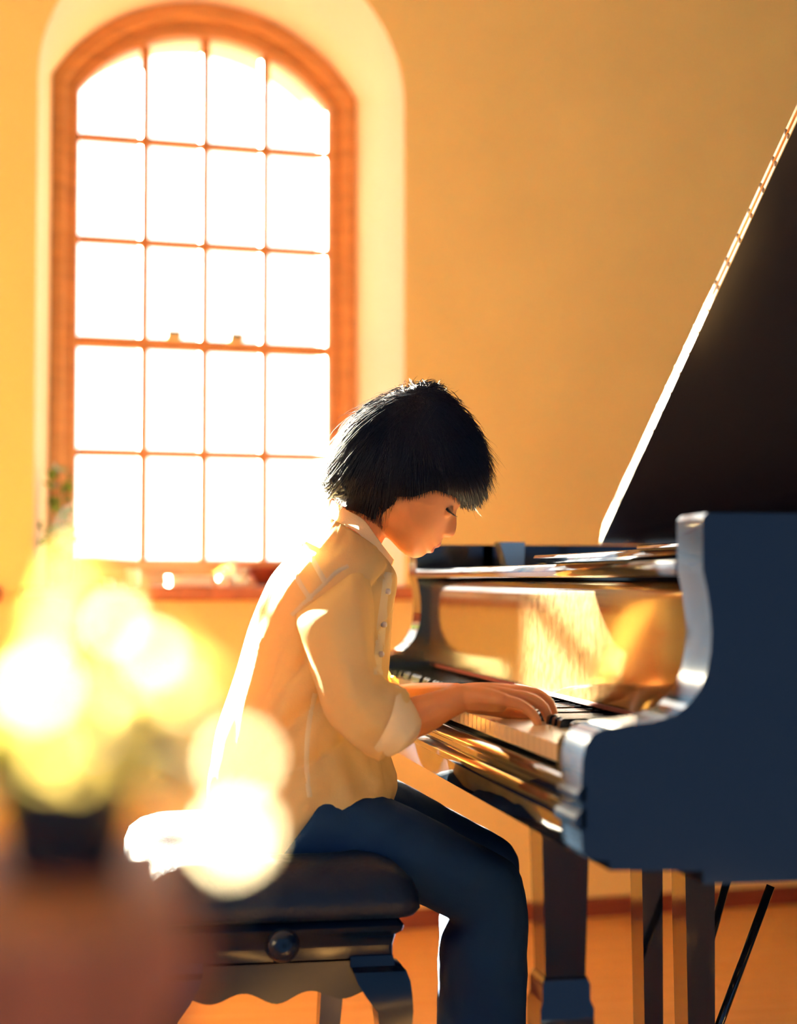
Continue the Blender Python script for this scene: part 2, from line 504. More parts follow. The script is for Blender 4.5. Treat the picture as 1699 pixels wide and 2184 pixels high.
# ================================================================== grand piano
YN, YF, AT = 1.50, 3.00, 0.07           # outer faces of the two arms, arm thickness
piano = thing('grand_piano', (0.9, 2.25, 0.0), 'black lacquered grand piano with its lid propped open, the boy plays it', 'piano')
LQ = M['lacquer']
arm_poly = [(0.4600, 0.6575), (0.4545, 0.664), (0.4535, 0.676), (0.4535, 0.7300), (0.4545, 0.750), (0.4575, 0.7640), (0.4640, 0.7740), (0.4740, 0.7795), (0.500, 0.7830), (0.5250, 0.7855),
            (0.5470, 0.7915), (0.5620, 0.8030), (0.5720, 0.8160), (0.5790, 0.8320), (0.5830, 0.8520), (0.5840, 0.8700), (0.5828, 0.8900),
            (0.5800, 0.9100), (0.5760, 0.9275), (0.5755, 0.9300), (0.5755, 0.9800), (0.5800, 0.985), (0.72, 0.985), (0.72, 0.630), (0.5740, 0.630), (0.5735, 0.643), (0.4810, 0.646), (0.4800, 0.655)]
arm_smooth = arm_poly
for y0 in (YN, YF - AT):
    MB().prism(arm_smooth, 'y', y0, y0 + AT).build('arm', LQ, piano, auto=28)
# small ledge blocks that stand proud at both ends of the key slip
for y0 in (YN, YF - AT):
    b = MB()
    MB().prism([(0.4495, 0.686), (0.4470, 0.689), (0.4470, 0.6955), (0.4476, 0.6970), (0.4545, 0.7039), (0.456, 0.7055), (0.458, 0.7055), (0.458, 0.686)], 'y', y0, y0 + AT).build('arm_moulding', LQ, piano, auto=50)
    MB().prism([(0.4510, 0.711), (0.4490, 0.714), (0.4490, 0.7185), (0.4496, 0.720), (0.4560, 0.7264), (0.458, 0.727), (0.458, 0.711)], 'y', y0, y0 + AT).build('arm_moulding', LQ, piano, auto=50)
# rim: straight on the far side, bent on the near side
def rim_outline(off):
    P = [(0.70, YN + off), (0.95, YN + off), (1.10, YN + 0.02 + off), (1.25, YN + 0.10 + off), (1.42, YN + 0.30 + off), (1.60, YN + 0.56 + off), (1.80, YN + 0.76 + off),
         (2.00 - off * .3, YN + 0.90 + off), (2.14 - off * .8, YN + 1.03 + off * .5), (2.20 - off, YN + 1.22), (2.14 - off * .8, YN + 1.40 - off * .5), (1.98 - off * .3, YF - off), (1.5, YF - off), (0.70, YF - off)]
    return catmull(P, 70)
ro, ri = rim_outline(0.0), rim_outline(AT)
rings = []
for i in range(70):
    o_, i_ = ro[i], ri[i]
    rings.append([(o_[0], o_[1], 0.63), (o_[0], o_[1], 0.98), (o_[0] * .93 + i_[0] * .07, o_[1] * .93 + i_[1] * .07, 0.985), (i_[0], i_[1], 0.985), (i_[0], i_[1], 0.63)])
MB().loft(rings).build('rim', LQ, piano, auto=30)
poly = [tuple(p) for p in ri]
MB().prism(poly, 'z', 0.845, 0.855).build('soundboard', M['maple'], piano)
MB().prism([(0.5 * (1.3 + 1 * (p[0] - 1.3) * .9 + 1.3 - 1.3) + p[0] * .5, p[1] * .94 + 2.25 * .06) for p in poly], 'z', 0.875, 0.889).build('iron_plate', M['iron'], piano)
# key bed, key slip, key blocks, fallboard
MB().box(0.4590, 0.95, YN + AT, YF - AT, 0.655, 0.690, 0.003, 2).build('key_bed', LQ, piano, auto=40)
MB().prism([(0.4600, 0.686), (0.4535, 0.687), (0.4520, 0.6890), (0.4520, 0.6950), (0.4526, 0.6965), (0.4600, 0.7039), (0.4615, 0.7045), (0.470, 0.7050), (0.470, 0.686)], 'y', YN + AT, YF - AT).build('key_bed_moulding', LQ, piano, auto=60)
MB().prism([(0.4620, 0.700), (0.4610, 0.7110), (0.4560, 0.7130), (0.4550, 0.7150), (0.4550, 0.7180), (0.4556, 0.7195), (0.4618, 0.7257), (0.4632, 0.7264), (0.4720, 0.7265), (0.4750, 0.722), (0.4750, 0.700)], 'y', YN + AT, YF - AT).build('key_slip', LQ, piano, auto=60)
for y0 in (YN + AT, YF - AT - 0.055):
    MB().prism([(0.466, 0.727), (0.466, 0.757), (0.470, 0.7625), (0.478, 0.765), (0.598, 0.771), (0.598, 0.727)], 'y', y0, y0 + 0.055).build('key_block', LQ, piano, auto=30)
fb = catmull([(0.600, 0.772), (0.6005, 0.80), (0.6012, 0.85), (0.6022, 0.895), (0.6045, 0.912), (0.611, 0.9195), (0.622, 0.9195)], 22)
MB().prism([tuple(p) for p in fb] + [(0.622, 0.772)], 'y', YN + AT, YF - AT).build('fallboard', M['dusty'], piano, auto=30)
MB().box(0.5985, 0.612, YN + AT + .055, YF - AT - .055, 0.7660, 0.7715, 0.001, 1).build('felt_strip', M['felt'], piano)
MB().box(0.600, 0.95, YN + AT, YF - AT, 0.690, 0.728).build('key_frame', M['lacquer_lifted'], piano)
# keys
K0, K1 = YN + AT + 0.056, YF - AT - 0.056
KW = (K1 - K0) / 52
wk = MB(); wk.box(0.4775, 0.640, 0.0004, KW - 0.0004, 0.7300, 0.7495, 0.0012, 2)
bk = MB()
bk.loft([[(0.5290, 0.0, 0.7490), (0.5290, 0.0105, 0.7490), (0.640, 0.0105, 0.7490), (0.640, 0.0, 0.7490)],
         [(0.5310, 0.0006, 0.7585), (0.5310, 0.0099, 0.7585), (0.640, 0.0099, 0.7600), (0.640, 0.0006, 0.7600)],
         [(0.5350, 0.0020, 0.7610), (0.5350, 0.0085, 0.7610), (0.640, 0.0085, 0.7615), (0.640, 0.0020, 0.7615)]])
wme = bme = None
for k in range(52):
    y0 = K0 + k * KW
    if wme is None:
        wko = obj('white_key', wk.v, wk.f, M['ivory'], piano); wme = wko.data; fix_normals(wme)
    else:
        wko = link('white_key', wme, None, piano)
    wko.location = (0, y0, 0)
for k in range(51):
    # counted from the treble end: C at the top, black keys missing between B-C and E-F
    if (51 - k) % 7 in (2, 5): continue
    y0 = K0 + (k + 1) * KW - 0.0052
    if bme is None:
        bko = obj('black_key', bk.v, bk.f, M['ebony'], piano); bme = bko.data; fix_normals(bme)
    else:
        bko = link('black_key', bme, None, piano)
    bko.location = (0, y0, 0)
# folded music desk over the fallboard
MB().box(0.574, 0.90, YN + AT + .002, YF - AT - .002, 0.9240, 0.9410, 0.004, 2).build('music_shelf', LQ, piano, auto=40)
MB().box(0.640, 0.90, YN + AT + .004, 2.36, 0.9440, 0.9570, 0.004, 2).build('music_desk', LQ, piano, auto=40)
MB().box(0.800, 0.90, YN + AT + .004, 2.36, 0.9610, 0.9730, 0.004, 2).build('music_desk_ledge', LQ, piano, auto=40)
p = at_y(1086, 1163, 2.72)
MB().prism([(p[0] - 0.022, 0.985), (p[0] + 0.022, 0.985), (p[0] + 0.020, 0.941), (p[0] - 0.008, 0.941)], 'y', 2.70, 2.74).build('music_desk_slide', M['nickel'], piano, auto=40)  # pale metal stands in for the light caught on this block
# propped lid with the front flap folded back on it
LX, LZ = 0.946, 0.988
p2 = at_x(1699, 262, LX)
LS = (p2[2] - LZ) / (YF - p2[1]); LA = math.atan(LS)
def lid_pt(x, s, t):      # s: distance from the hinge, t: height above the under side
    return (x, YF - s * math.cos(LA) - t * math.sin(LA), LZ + s * math.sin(LA) - t * -math.cos(LA))
def lid_plate(outline, t0, t1):
    n = len(outline)
    v = [lid_pt(a, s, t0) for a, s in outline] + [lid_pt(a, s, t1) for a, s in outline]
    f = [(i, (i + 1) % n, (i + 1) % n + n, i + n) for i in range(n)] + [tuple(range(n))[::-1], tuple(range(n, 2 * n))]
    return MB().add(v, f)
side = [(max(p[0], LX), YF - p[1] + 0.005) for p in rim_outline(0.0) if p[0] >= LX]
main = [(LX, 0.0), (LX, 1.515)] + [(a, s) for a, s in side if a > LX + .02 and s > 0.05] + [(1.98, 0.0)]
lid = lid_plate(main, 0.0, 0.0205).build('lid', M['lacquer_lifted'], piano)
flap = lid_plate([(LX, 0.004), (LX, 1.515), (LX + 0.36, 1.515), (LX + 0.36, 0.004)], 0.0235, 0.0440).build('lid_flap', LQ, piano)
for t0, t1 in ((0.0010, 0.0198), (0.0242, 0.0430)):
    lid_plate([(LX - .0016, 0.006), (LX - .0016, 1.508), (LX, 1.508), (LX, 0.006)], t0, t1).build('hinge_leaf', M['nickel'], piano)
MB().tube([lid_pt(LX - .001, 0.006, 0.022), lid_pt(LX - .001, 1.508, 0.022)], 0.0022, 8).build('hinge_pin', M['brass'], piano, smooth=True)
screw = MB(); screw.lathe([(0.0, 0.0012), (0.0032, 0.0010), (0.0042, 0.0), (0.0042, -0.002)], (0, 0, 0), 10, 'x')
sme = None
for k in range(22):
    for t, ds in ((0.0100, 0.0), (0.0345, 0.028)):
        q = lid_pt(LX - 0.0020, 0.35 + 0.052 * k + ds, t)
        if sme is None:
            so = obj('screw', [(v[0] * -1 + piano.location.x, v[1] + piano.location.y, v[2]) for v in screw.v], screw.f, M['steel'], piano, True); sme = so.data; fix_normals(sme)
        else: so = link('screw', sme, None, piano)
        so.location = (q[0] - piano.location.x, q[1] - piano.location.y, q[2])
q0 = (1.22, YN + .10, 0.93); q1 = lid_pt(1.25, 1.12, -0.004)
MB().tube([q0, q1], 0.011, 8).build('lid_prop', LQ, piano, smooth=True)
# legs with casters
def leg(x0, x1, y0, y1):
    cx, cy = (x0 + x1) / 2, (y0 + y1) / 2; hx, hy = (x1 - x0) / 2, (y1 - y0) / 2
    def sq(s, z, ex=0.0): return [(cx - hx * s - ex, cy - hy * s - ex, z), (cx + hx * s + ex, cy - hy * s - ex, z), (cx + hx * s + ex, cy + hy * s + ex, z), (cx - hx * s - ex, cy + hy * s + ex, z)]
    m = MB()
    m.loft([sq(1.45, 0.655), sq(1.45, 0.615), sq(1.25, 0.595), sq(1.08, 0.585), sq(0.86, 0.235), sq(0.86, 0.225)])
    l = m.build('leg', LQ, piano, auto=30)
    MB().loft([sq(0.90, 0.226), sq(1.02, 0.212), sq(1.02, 0.185), sq(1.14, 0.172), sq(1.12, 0.098), sq(0.9, 0.09)]).build('foot_block', LQ, l, auto=30)
    MB().lathe([(0.0, -0.012), (0.028, -0.012), (0.032, -0.008), (0.032, 0.008), (0.028, 0.012), (0.0, 0.012)], (cx, cy, 0.032), 20, 'x').build('caster', M['brass'], l, auto=40)
    MB().box(cx - .022, cx + .022, cy - .012, cy + .012, 0.045, 0.092, 0.004, 1).build('caster_fork', M['brass'], l)
a = at_y(1062, 1900, 2.88)[0]
leg(0.775, 0.860, 2.80, 2.885)
leg(0.790, 0.875, 1.60, 1.685)
leg(1.95, 2.03, 2.60, 2.68)
# pedal lyre
LXF = 0.766
MB().box(LXF - .012, LXF + .10, 2.02, 2.36, 0.612, 0.655, 0.006, 2).build('lyre_block', LQ, piano, auto=40)
MB().prism([(LXF + .0, 0.612), (LXF + .04, 0.590), (LXF + .075, 0.590), (LXF + .10, 0.612)], 'y', 2.05, 2.32).build('lyre_bracket', LQ, piano)
for y0, wx in ((2.07, 0.042), (2.245, 0.032)):
    m = MB(); m.loft([[(LXF, y0, 0.615), (LXF + wx, y0, 0.615), (LXF + wx, y0 + .055, 0.615), (LXF, y0 + .055, 0.615)],
                      [(LXF + .006, y0 + .002, 0.15), (LXF + wx * .86 + .004, y0 + .002, 0.15), (LXF + wx * .86 + .004, y0 + .050, 0.15), (LXF + .006, y0 + .050, 0.15)]])
    m.build('lyre_post', LQ, piano)
MB().box(LXF - .02, LXF + .12, 2.03, 2.35, 0.075, 0.152, 0.008, 2).build('pedal_box', LQ, piano, auto=40)
for y0 in (2.10, 2.19, 2.28):
    MB().loft([[(0.79, y0 - .012, 0.10), (0.79, y0 + .012, 0.10), (0.79, y0 + .012, 0.112), (0.79, y0 - .012, 0.112)],
               [(0.68, y0 - .014, 0.075), (0.68, y0 + .014, 0.075), (0.68, y0 + .014, 0.087), (0.68, y0 - .014, 0.087)],
               [(0.645, y0 - .018, 0.058), (0.645, y0 + .018, 0.058), (0.645, y0 + .018, 0.069), (0.645, y0 - .018, 0.069)]]).build('pedal', M['brass'], piano)
for px in (1504, 1512):
    p = at_y(px, 1900, 2.27)
    MB().tube([(p[0], 2.27 + (px - 1508) * .004, 0.13), (p[0], 2.27 + (px - 1508) * .004, 0.64)], 0.0032, 8).build('pedal_rod', M['steel'], piano, smooth=True)
for (u0, v0, u1, v1, Y) in ((1552, 1870, 1466, 2184, 2.25), (1630, 1925, 1534, 2184, 2.08)):
    p0, p1 = at_y(u0, v0, Y), at_y(u1, v1, Y)
    d = p1 - p0
    MB().tube([p0 - d * 0.14, p0 + d * (p0[2] - 0.11) / (p0[2] - p1[2])], 0.0058, 10).build('lyre_brace', LQ, piano, smooth=True)
MB().box(0.95, 1.05, YN + AT, YF - AT, 0.62, 0.665, 0.004, 1).build('cross_beam', LQ, piano)
MB().box(1.05, 1.12, YN + AT + .2, YF - AT, 0.60, 0.85, 0.004, 1).build('belly_rail', LQ, piano)

# ================================================================== piano bench
BY0, BY1 = 1.94, 2.50
bench = thing('piano_bench', (0.22, 2.22, 0.0), 'black piano bench with padded leather seat, scalloped apron and side knob', 'bench')
BX0 = 0.045
def bx(px, py=1950): return at_y(px, py, BY0)[0]
BX1 = bx(905)
def bz(py): return at_y(800, py, BY0)[2]
z_top, z_cb, z_ab = bz(1836), bz(1966), bz(2128)
# cushion with rounded edge
def rrect(x0, x1, y0, y1, z, r=0.03, n=6):
    pts = []
    for cx, cy, a0 in ((x1 - r, y1 - r, 0), (x0 + r, y1 - r, 90), (x0 + r, y0 + r, 180), (x1 - r, y0 + r, 270)):
        for k in range(n + 1):
            a = math.radians(a0 + 90 * k / n); pts.append((cx + r * math.cos(a), cy + r * math.sin(a), z))
    return pts
rings = []
H = z_top - z_cb
for ins, t in ((0.028, 0.0), (0.006, 0.03), (0.0, 0.14), (0.001, 0.35), (0.008, 0.60), (0.024, 0.80), (0.045, 0.92), (0.070, 0.98), (0.100, 0.93), (0.14, 0.80)):
    rings.append(rrect(BX0 + ins, BX1 - ins, BY0 + ins, BY1 - ins, z_cb + H * t, max(0.03 - ins * 0.1, 0.012)))
MB().loft(rings).build('seat_cushion', M['leather'], bench, smooth=True)
# moulded rail under the cushion
xr = bx(868)
rings = []
for ins, pz in ((0.012, 1966), (0.004, 1972), (-0.001, 1984), (0.001, 1996), (0.008, 2006), (0.011, 2030), (0.011, 2060)):
    rings.append(rrect(BX0 + (BX1 - xr) + ins, xr - ins, BY0 + 0.02 + ins, BY1 - 0.02 - ins, bz(pz), 0.006, 2))
MB().loft(rings).build('seat_rail', M['bench_wood'], bench, auto=40)
# scalloped aprons
ax0, ax1 = BX0 + (BX1 - xr) + 0.012, xr - 0.012
def scallop(a0, a1, n=40):
    pts = []
    for k in range(n + 1):
        t = k / n; u = abs(t - 0.5) * 2
        dz = 0.5 - 0.5 * math.cos(u * math.pi * 3.0)
        pts.append((a0 + (a1 - a0) * t, z_ab - 0.010 + 0.014 * dz * (1 - 0.3 * u) + 0.004 * u))
    return pts
for y0 in (BY0 + 0.031, BY1 - 0.047):
    MB().prism(scallop(ax0 + .02, ax1 - .02) + [(ax1 - .02, bz(2055)), (ax0 + .02, bz(2055))], 'y', y0, y0 + 0.016).build('apron', M['bench_wood'], bench, auto=40)
for x0 in (ax0 + .001, ax1 - .017):
    MB().prism(scallop(BY0 + .05, BY1 - .05) + [(BY1 - .05, bz(2055)), (BY0 + .05, bz(2055))], 'x', x0, x0 + 0.016).build('apron', M['bench_wood'], bench, auto=40)
# curved legs
zl = z_ab
for sx in (0, 1):
    for sy in (0, 1):
        X = (ax0, ax1)[sx]; Y = (BY0 + 0.028, BY1 - 0.028)[sy]
        dx, dy = (1, -1)[sx], (1, -1)[sy]      # towards the middle
        prof = [(-0.000, 0.052, bz(2050)), (-0.002, 0.052, bz(2072)), (-0.014, 0.050, bz(2080)), (-0.018, 0.046, bz(2100)), (-0.020, 0.036, bz(2130)), (-0.021, 0.022, bz(2165)), (-0.018, 0.018, zl - .06), (-0.008, 0.024, zl - .16), (0.000, 0.030, zl - .27),
                (-0.004, 0.026, zl - .34), (-0.018, 0.016, 0.03), (-0.022, 0.014, 0.012), (-0.018, 0.010, 0.0)]
        rings = []
        for a, b, z in prof:
            xa, xb = X + dx * a, X + dx * b; ya, yb = Y + dy * a, Y + dy * b
            rings.append([(xa, ya, z), (xb, ya, z), (xb, yb, z), (xa, yb, z)])
        MB().loft(rings).build('leg', M['bench_wood'], bench, auto=35)
kx, kz = at_y(600, 2012, BY0)[0], at_y(600, 2012, BY0)[2]
MB().lathe([(0.0, -0.034), (0.010, -0.033), (0.0175, -0.028), (0.0205, -0.018), (0.0175, -0.007), (0.009, -0.001), (0.007, 0.018), (0.0, 0.030)], (kx, BY0 + 0.006, kz), 24, 'y').build('height_knob', M['bench_wood'], bench, smooth=True)

# ================================================================== the boy
Y0 = 2.20
boy = thing('person', (0.30, Y0, 0.0), 'boy with dark chin-length hair in a cream shirt, bent over the keys playing', 'person')

def plane_at(px, py, Y):
    """upright plane through a pixel at depth Y, square to that line of sight; returns point and unit side vector"""
    p = at_y(px, py, Y); d = ray(px, py); n = np.array([d[0], d[1], 0]); n /= np.linalg.norm(n)
    return p, n
def on_plane(px, py, pl, dy=0.0):
    p0, n = pl; d = ray(px, py); t = np.dot(p0 - CAM, n) / np.dot(d, n)
    return CAM + d * t + n * dy
HEAD = plane_at(880, 1020, Y0)
BODY = plane_at(660, 1450, Y0)
PX = 0.000645                         # metres per pixel at the head

# ---- head -----------------------------------------------------------
HC = np.array([868.0, 1068.0])
full_prof = [(1006, 1030), (1000, 1052), (988, 1070), (979, 1080), (973.5, 1088), (972, 1095), (973, 1105), (973.5, 1118), (972.5, 1130), (969.5, 1140), (963, 1146), (954, 1146.5), (945, 1146), (942, 1150),
             (940.5, 1158), (939.5, 1164), (934, 1168.5), (922, 1168), (926.5, 1172.5), (924.5, 1178), (917, 1180.5), (911, 1179), (907, 1182), (902, 1186), (893, 1189.5), (882, 1190.5), (865, 1184),
             (850.6, 1172), (833, 1153), (815, 1138), (795, 1120), (775, 1095), (752, 1060), (738, 1010), (742, 950), (768, 900), (815, 862), (870, 846), (930, 858), (978, 900), (1004, 955), (1010, 1000)]
base_prof = [(1006, 1030), (1000, 1052), (988, 1070), (978, 1082), (970, 1096), (961, 1112), (953, 1127), (945, 1141), (936, 1154), (926, 1166), (916, 1176), (906, 1183), (893, 1188), (882, 1189.5), (865, 1184),
             (850.6, 1172), (833, 1153), (815, 1138), (795, 1120), (775, 1095), (752, 1060), (738, 1010), (742, 950), (768, 900), (815, 862), (870, 846), (930, 858), (978, 900), (1004, 955), (1010, 1000)]
def polar(prof, ang, smooth=0):
    pts = np.array(prof, float) - HC
    # densify along the outline, then read the radius by angle
    dense = []
    for i in range(len(pts)):
        a, b = pts[i], pts[(i + 1) % len(pts)]
        for k in range(12): dense.append(a + (b - a) * k / 12)
    dense = np.array(dense)
    th = np.arctan2(dense[:, 1], dense[:, 0]); r = np.hypot(dense[:, 0], dense[:, 1])
    o = np.argsort(th)
    rr = np.interp(ang, th[o], r[o], period=2 * math.pi)
    for _ in range(smooth): rr = 0.25 * np.roll(rr, 1) + 0.5 * rr + 0.25 * np.roll(rr, -1)
    return rr
NA, NB = 360, 72
ang = np.linspace(-math.pi, math.pi, NA, endpoint=False)
r_full, r_base = polar(full_prof, ang, 1), polar(base_prof, ang, 3)
bump = r_full - r_base
deg = np.degrees(ang)
sig = np.interp(deg, [-30, 5, 15, 25, 36, 43, 48, 55, 66, 80, 100], [0.03, 0.014, 0.008, 0.0095, 0.0125, 0.012, 0.014, 0.017, 0.019, 0.022, 0.03])
taper = np.interp(deg, [-180, -90, -20, 15, 45, 70, 90, 115, 150, 180], [0.10, 0.05, 0.02, 0.10, 0.30, 0.42, 0.36, 0.20, 0.12, 0.10])
HW = 0.069
def head_point(i, s, k):
    return None
verts = []
betas = np.linspace(-math.pi / 2, math.pi / 2, NB)
for b in betas[1:-1]:
    sb, cb = math.sin(b), math.cos(b)
    dy = HW * sb * (1 - taper * cb)
    kk = cb ** 0.80
    rad = r_base * kk + bump * np.exp(-(dy / sig) ** 2)
    px = HC[0] + rad * np.cos(ang); py = HC[1] + rad * np.sin(ang)
    # eye sockets and a soft cheek
    e = np.exp(-(((px - 958) / 13) ** 2 + ((py - 1089) / 9) ** 2 + ((np.abs(dy) - 0.030) / 0.014) ** 2))
    px = px - 5.0 * e
    ck = np.exp(-(((px - 915) / 30) ** 2 + ((py - 1130) / 26) ** 2))
    dy = dy * (1 + 0.10 * ck)
    # the wing of the nose
    wg = np.exp(-(((px - 951) / 9) ** 2 + ((py - 1140) / 7) ** 2 + ((np.abs(dy) - 0.010) / 0.006) ** 2))
    dy = dy + np.sign(dy) * 0.0030 * wg
    verts.append(np.stack([px, py, dy], 1))
def to_world(a):
    p0, n = HEAD
    out_ = np.empty((len(a), 3))
    for i, (x, y, d) in enumerate(a): out_[i] = on_plane(x, y, HEAD, d)
    return out_
grid = [to_world(v) for v in verts]
pole0, pole1 = on_plane(HC[0], HC[1], HEAD, -HW), on_plane(HC[0], HC[1], HEAD, HW)
body_mb = MB()
v = np.concatenate(grid); n = NA
f = []
for i in range(len(grid) - 1):
    for j in range(n):
        a_, b_ = i * n + j, i * n + (j + 1) % n
        f.append((a_, b_, b_ + n, a_ + n))
vv = list(v) + [pole0, pole1]
L0 = (len(grid) - 1) * n
for j in range(n):
    f.append((j, len(v), (j + 1) % n)); f.append((L0 + j, L0 + (j + 1) % n, len(v) + 1))
body_mb.add(vv, f)

def ball(mb, c, r, seg=16, sq=(1, 1, 1)):
    rings = []
    for k in range(1, seg // 2):
        t = math.pi * k / (seg // 2)
        rings.append([(c[0] + sq[0] * r * math.sin(t) * math.cos(2 * math.pi * j / seg), c[1] + sq[1] * r * math.sin(t) * math.sin(2 * math.pi * j / seg), c[2] + sq[2] * r * math.cos(t)) for j in range(seg)])
    mb.loft(rings)
def limb(mb, pts, radii, n=None, seg=18):
    """closed tapering limb through points with round ends"""
    pts = np.array(pts, float); radii = np.array(radii, float)
    m = n or (len(pts) * 5)
    c = catmull(np.concatenate([pts, radii[:, None]], 1), m)
    mb.tube(list(c[:, :3]), list(c[:, 3]), seg)
    for k in (0, -1): ball(mb, c[k, :3], c[k, 3] * 0.99, 14)

# eyelids and ears
for s in (-1, 1):
    ball(body_mb, on_plane(949, 1090, HEAD, s * 0.0305), 0.0108, 16)
    ea, eb = on_plane(828, 1034, HEAD, s * 0.057), on_plane(837, 1067, HEAD, s * 0.057)
    limb(body_mb, [ea, (ea + eb) / 2 + HEAD[1] * s * 0.003, eb], [0.011, 0.012, 0.0075], 8)
# neck
limb(body_mb, [on_plane(800, 1060, HEAD), on_plane(775, 1110, HEAD), on_plane(742, 1165, HEAD), on_plane(715, 1220, HEAD)], [0.040, 0.037, 0.040, 0.050], 14, 24)

def ring_pair(A, B, side, hd, n=24, power=1.0):
    A, B = np.array(A), np.array(B); c = (A + B) / 2; a = (B - A) / 2; r = []
    for k in range(n):
        t = 2 * math.pi * k / n
        ct, st = math.cos(t), math.sin(t)
        ct = math.copysign(abs(ct) ** power, ct); st = math.copysign(abs(st) ** power, st)
        r.append(c + a * ct + side * hd * st)
    return r

# ---- torso stations: back pixel, front pixel, half width ----------------
torso_st = [((706, 1100), (800, 1165), 0.062), ((668, 1140), (838, 1215), 0.118), ((620, 1186), (842, 1250), 0.148), ((578, 1236), (836, 1300), 0.160), ((545, 1312), (828, 1360), 0.160),
            ((512, 1418), (822, 1440), 0.155), ((479, 1525), (812, 1535), 0.150), ((453, 1622), (826, 1612), 0.152), ((444, 1690), (838, 1655), 0.156), ((452, 1770), (836, 1690), 0.160), ((474, 1832), (822, 1720), 0.160)]
core = []
for (b, fr, w) in torso_st[:9]:
    A, B = on_plane(*b, BODY), on_plane(*fr, BODY); c = (A + B) / 2
    core.append(ring_pair(c + (A - c) * 0.80, c + (B - c) * 0.80, BODY[1], w * 0.80, 24))
body_mb.loft(core)

# ---- arms and hands -----------------------------------------------------
def P3(x, y, Y): return at_y(x, y, Y)
R_SH, R_EL, R_WR = P3(712, 1270, 2.105), P3(792, 1548, 1.965), P3(985, 1488, 1.945)
limb(body_mb, [R_SH, P3(716, 1370, 2.03), R_EL], [0.034, 0.032, 0.030], 12)
limb(body_mb, [R_EL, P3(850, 1540, 1.955), P3(905, 1522, 1.95), P3(950, 1502, 1.945), R_WR], [0.030, 0.0270, 0.0235, 0.0190, 0.0170], 20)
L_SH, L_EL, L_WR = P3(735, 1275, 2.31), P3(800, 1520, 2.40), P3(975, 1483, 2.13)
limb(body_mb, [L_SH, (L_SH + L_EL) / 2, L_EL], [0.034, 0.032, 0.030], 12)
limb(body_mb, [L_EL, P3(860, 1500, 2.31), P3(920, 1489, 2.21), L_WR], [0.030, 0.027, 0.0215, 0.0165], 18)
def hand(wr, fingers, thumb, palm_w):
    for f_ in fingers:
        kn = f_[0]
        # metacarpal ridge from the wrist to the knuckle
        limb(body_mb, [wr + (kn - wr) * 0.02, wr + (kn - wr) * 0.5 + np.array([0, 0, 0.002]), kn], [0.0150, 0.0125, 0.0088], 8, 12)
        r = f_[-1]
        limb(body_mb, f_[:-1], [r * 1.15, r * 1.05, r * 0.95, r * 0.78], 14, 12)
    limb(body_mb, thumb[:-1], [0.0125, 0.0100, 0.0085, 0.0066], 12, 12)
    # filled palm
    a = fingers[0][0]; b = fingers[-1][0]
    for t in (0.2, 0.5, 0.8):
        k = a + (b - a) * t
        limb(body_mb, [wr + (k - wr) * 0.1 + np.array([0, 0, -0.004]), wr + (k - wr) * 0.9 + np.array([0, 0, -0.007])], [0.0125, 0.0100], 6, 12)
hand(R_WR, [
    [P3(1073, 1493, 1.905), P3(1108, 1503, 1.898), P3(1134, 1521, 1.892), P3(1147, 1543, 1.885), 0.0066],
    [P3(1086, 1483, 1.920), P3(1132, 1491, 1.915), P3(1158, 1509, 1.910), P3(1170, 1534, 1.905), 0.0072],
    [P3(1093, 1476, 1.936), P3(1143, 1480, 1.932), P3(1170, 1501, 1.928), P3(1181, 1531, 1.926), 0.0074],
    [P3(1084, 1473, 1.953), P3(1131, 1477, 1.950), P3(1157, 1499, 1.948), P3(1165, 1527, 1.945), 0.0070]],
    [P3(1004, 1500, 1.955), P3(1050, 1511, 1.972), P3(1092, 1521, 1.975), P3(1128, 1527, 1.968), 0], 0.06)
hand(L_WR, [
    [P3(1062, 1476, 2.175), P3(1100, 1482, 2.180), P3(1122, 1493, 2.182), P3(1132, 1504, 2.183), 0.0066],
    [P3(1068, 1473, 2.155), P3(1112, 1478, 2.158), P3(1136, 1491, 2.158), P3(1146, 1505, 2.156), 0.0072],
    [P3(1068, 1474, 2.135), P3(1112, 1480, 2.134), P3(1136, 1495, 2.132), P3(1146, 1510, 2.128), 0.0074],
    [P3(1060, 1478, 2.118), P3(1102, 1486, 2.114), P3(1126, 1500, 2.110), P3(1134, 1514, 2.106), 0.0070]],
    [P3(996, 1492, 2.110), P3(1038, 1502, 2.090), P3(1078, 1510, 2.080), P3(1108, 1515, 2.075), 0], 0.06)

# ---- legs ----------------------------------------------------------------
# pixel pairs (upper/front edge, lower/back edge) of the near leg at its depth
def leg_st(Y, dx):
    st = [((690, 1665), (560, 1850)), ((760, 1672), (650, 1862)), ((835, 1702), (760, 1880)), ((930, 1750), (860, 1912)), ((1020, 1797), (930, 1945)), ((1075, 1828), (962, 1965)), ((1104, 1856), (958, 1985)), ((1117, 1895), (948, 1995)), ((1120, 1960), (940, 2015)), ((1119, 2060), (938, 2080)), ((1117, 2184), (934, 2184)), ((1112, 2420), (932, 2420)), ((1106, 2590), (930, 2590))]
    out_ = []
    for a, b in st:
        A, B = at_y(*a, 2.11), at_y(*b, 2.11)
        sh = np.array([dx, Y - 2.11, 0]); out_.append((A + sh, B + sh))
    return out_
LEGS = [leg_st(2.11, 0.0), leg_st(2.30, 0.040)]
SIDE = np.array([0.0, 1.0, 0.0])
hw = [0.085, 0.082, 0.078, 0.072, 0.066, 0.062, 0.060, 0.058, 0.055, 0.054, 0.053, 0.053, 0.053]
for st in LEGS:
    body_mb.loft([ring_pair(np.array(a) * .86 + np.array(b) * .14, np.array(a) * .14 + np.array(b) * .86, SIDE, w * 0.74, 20) for (a, b), w in zip(st, hw)])

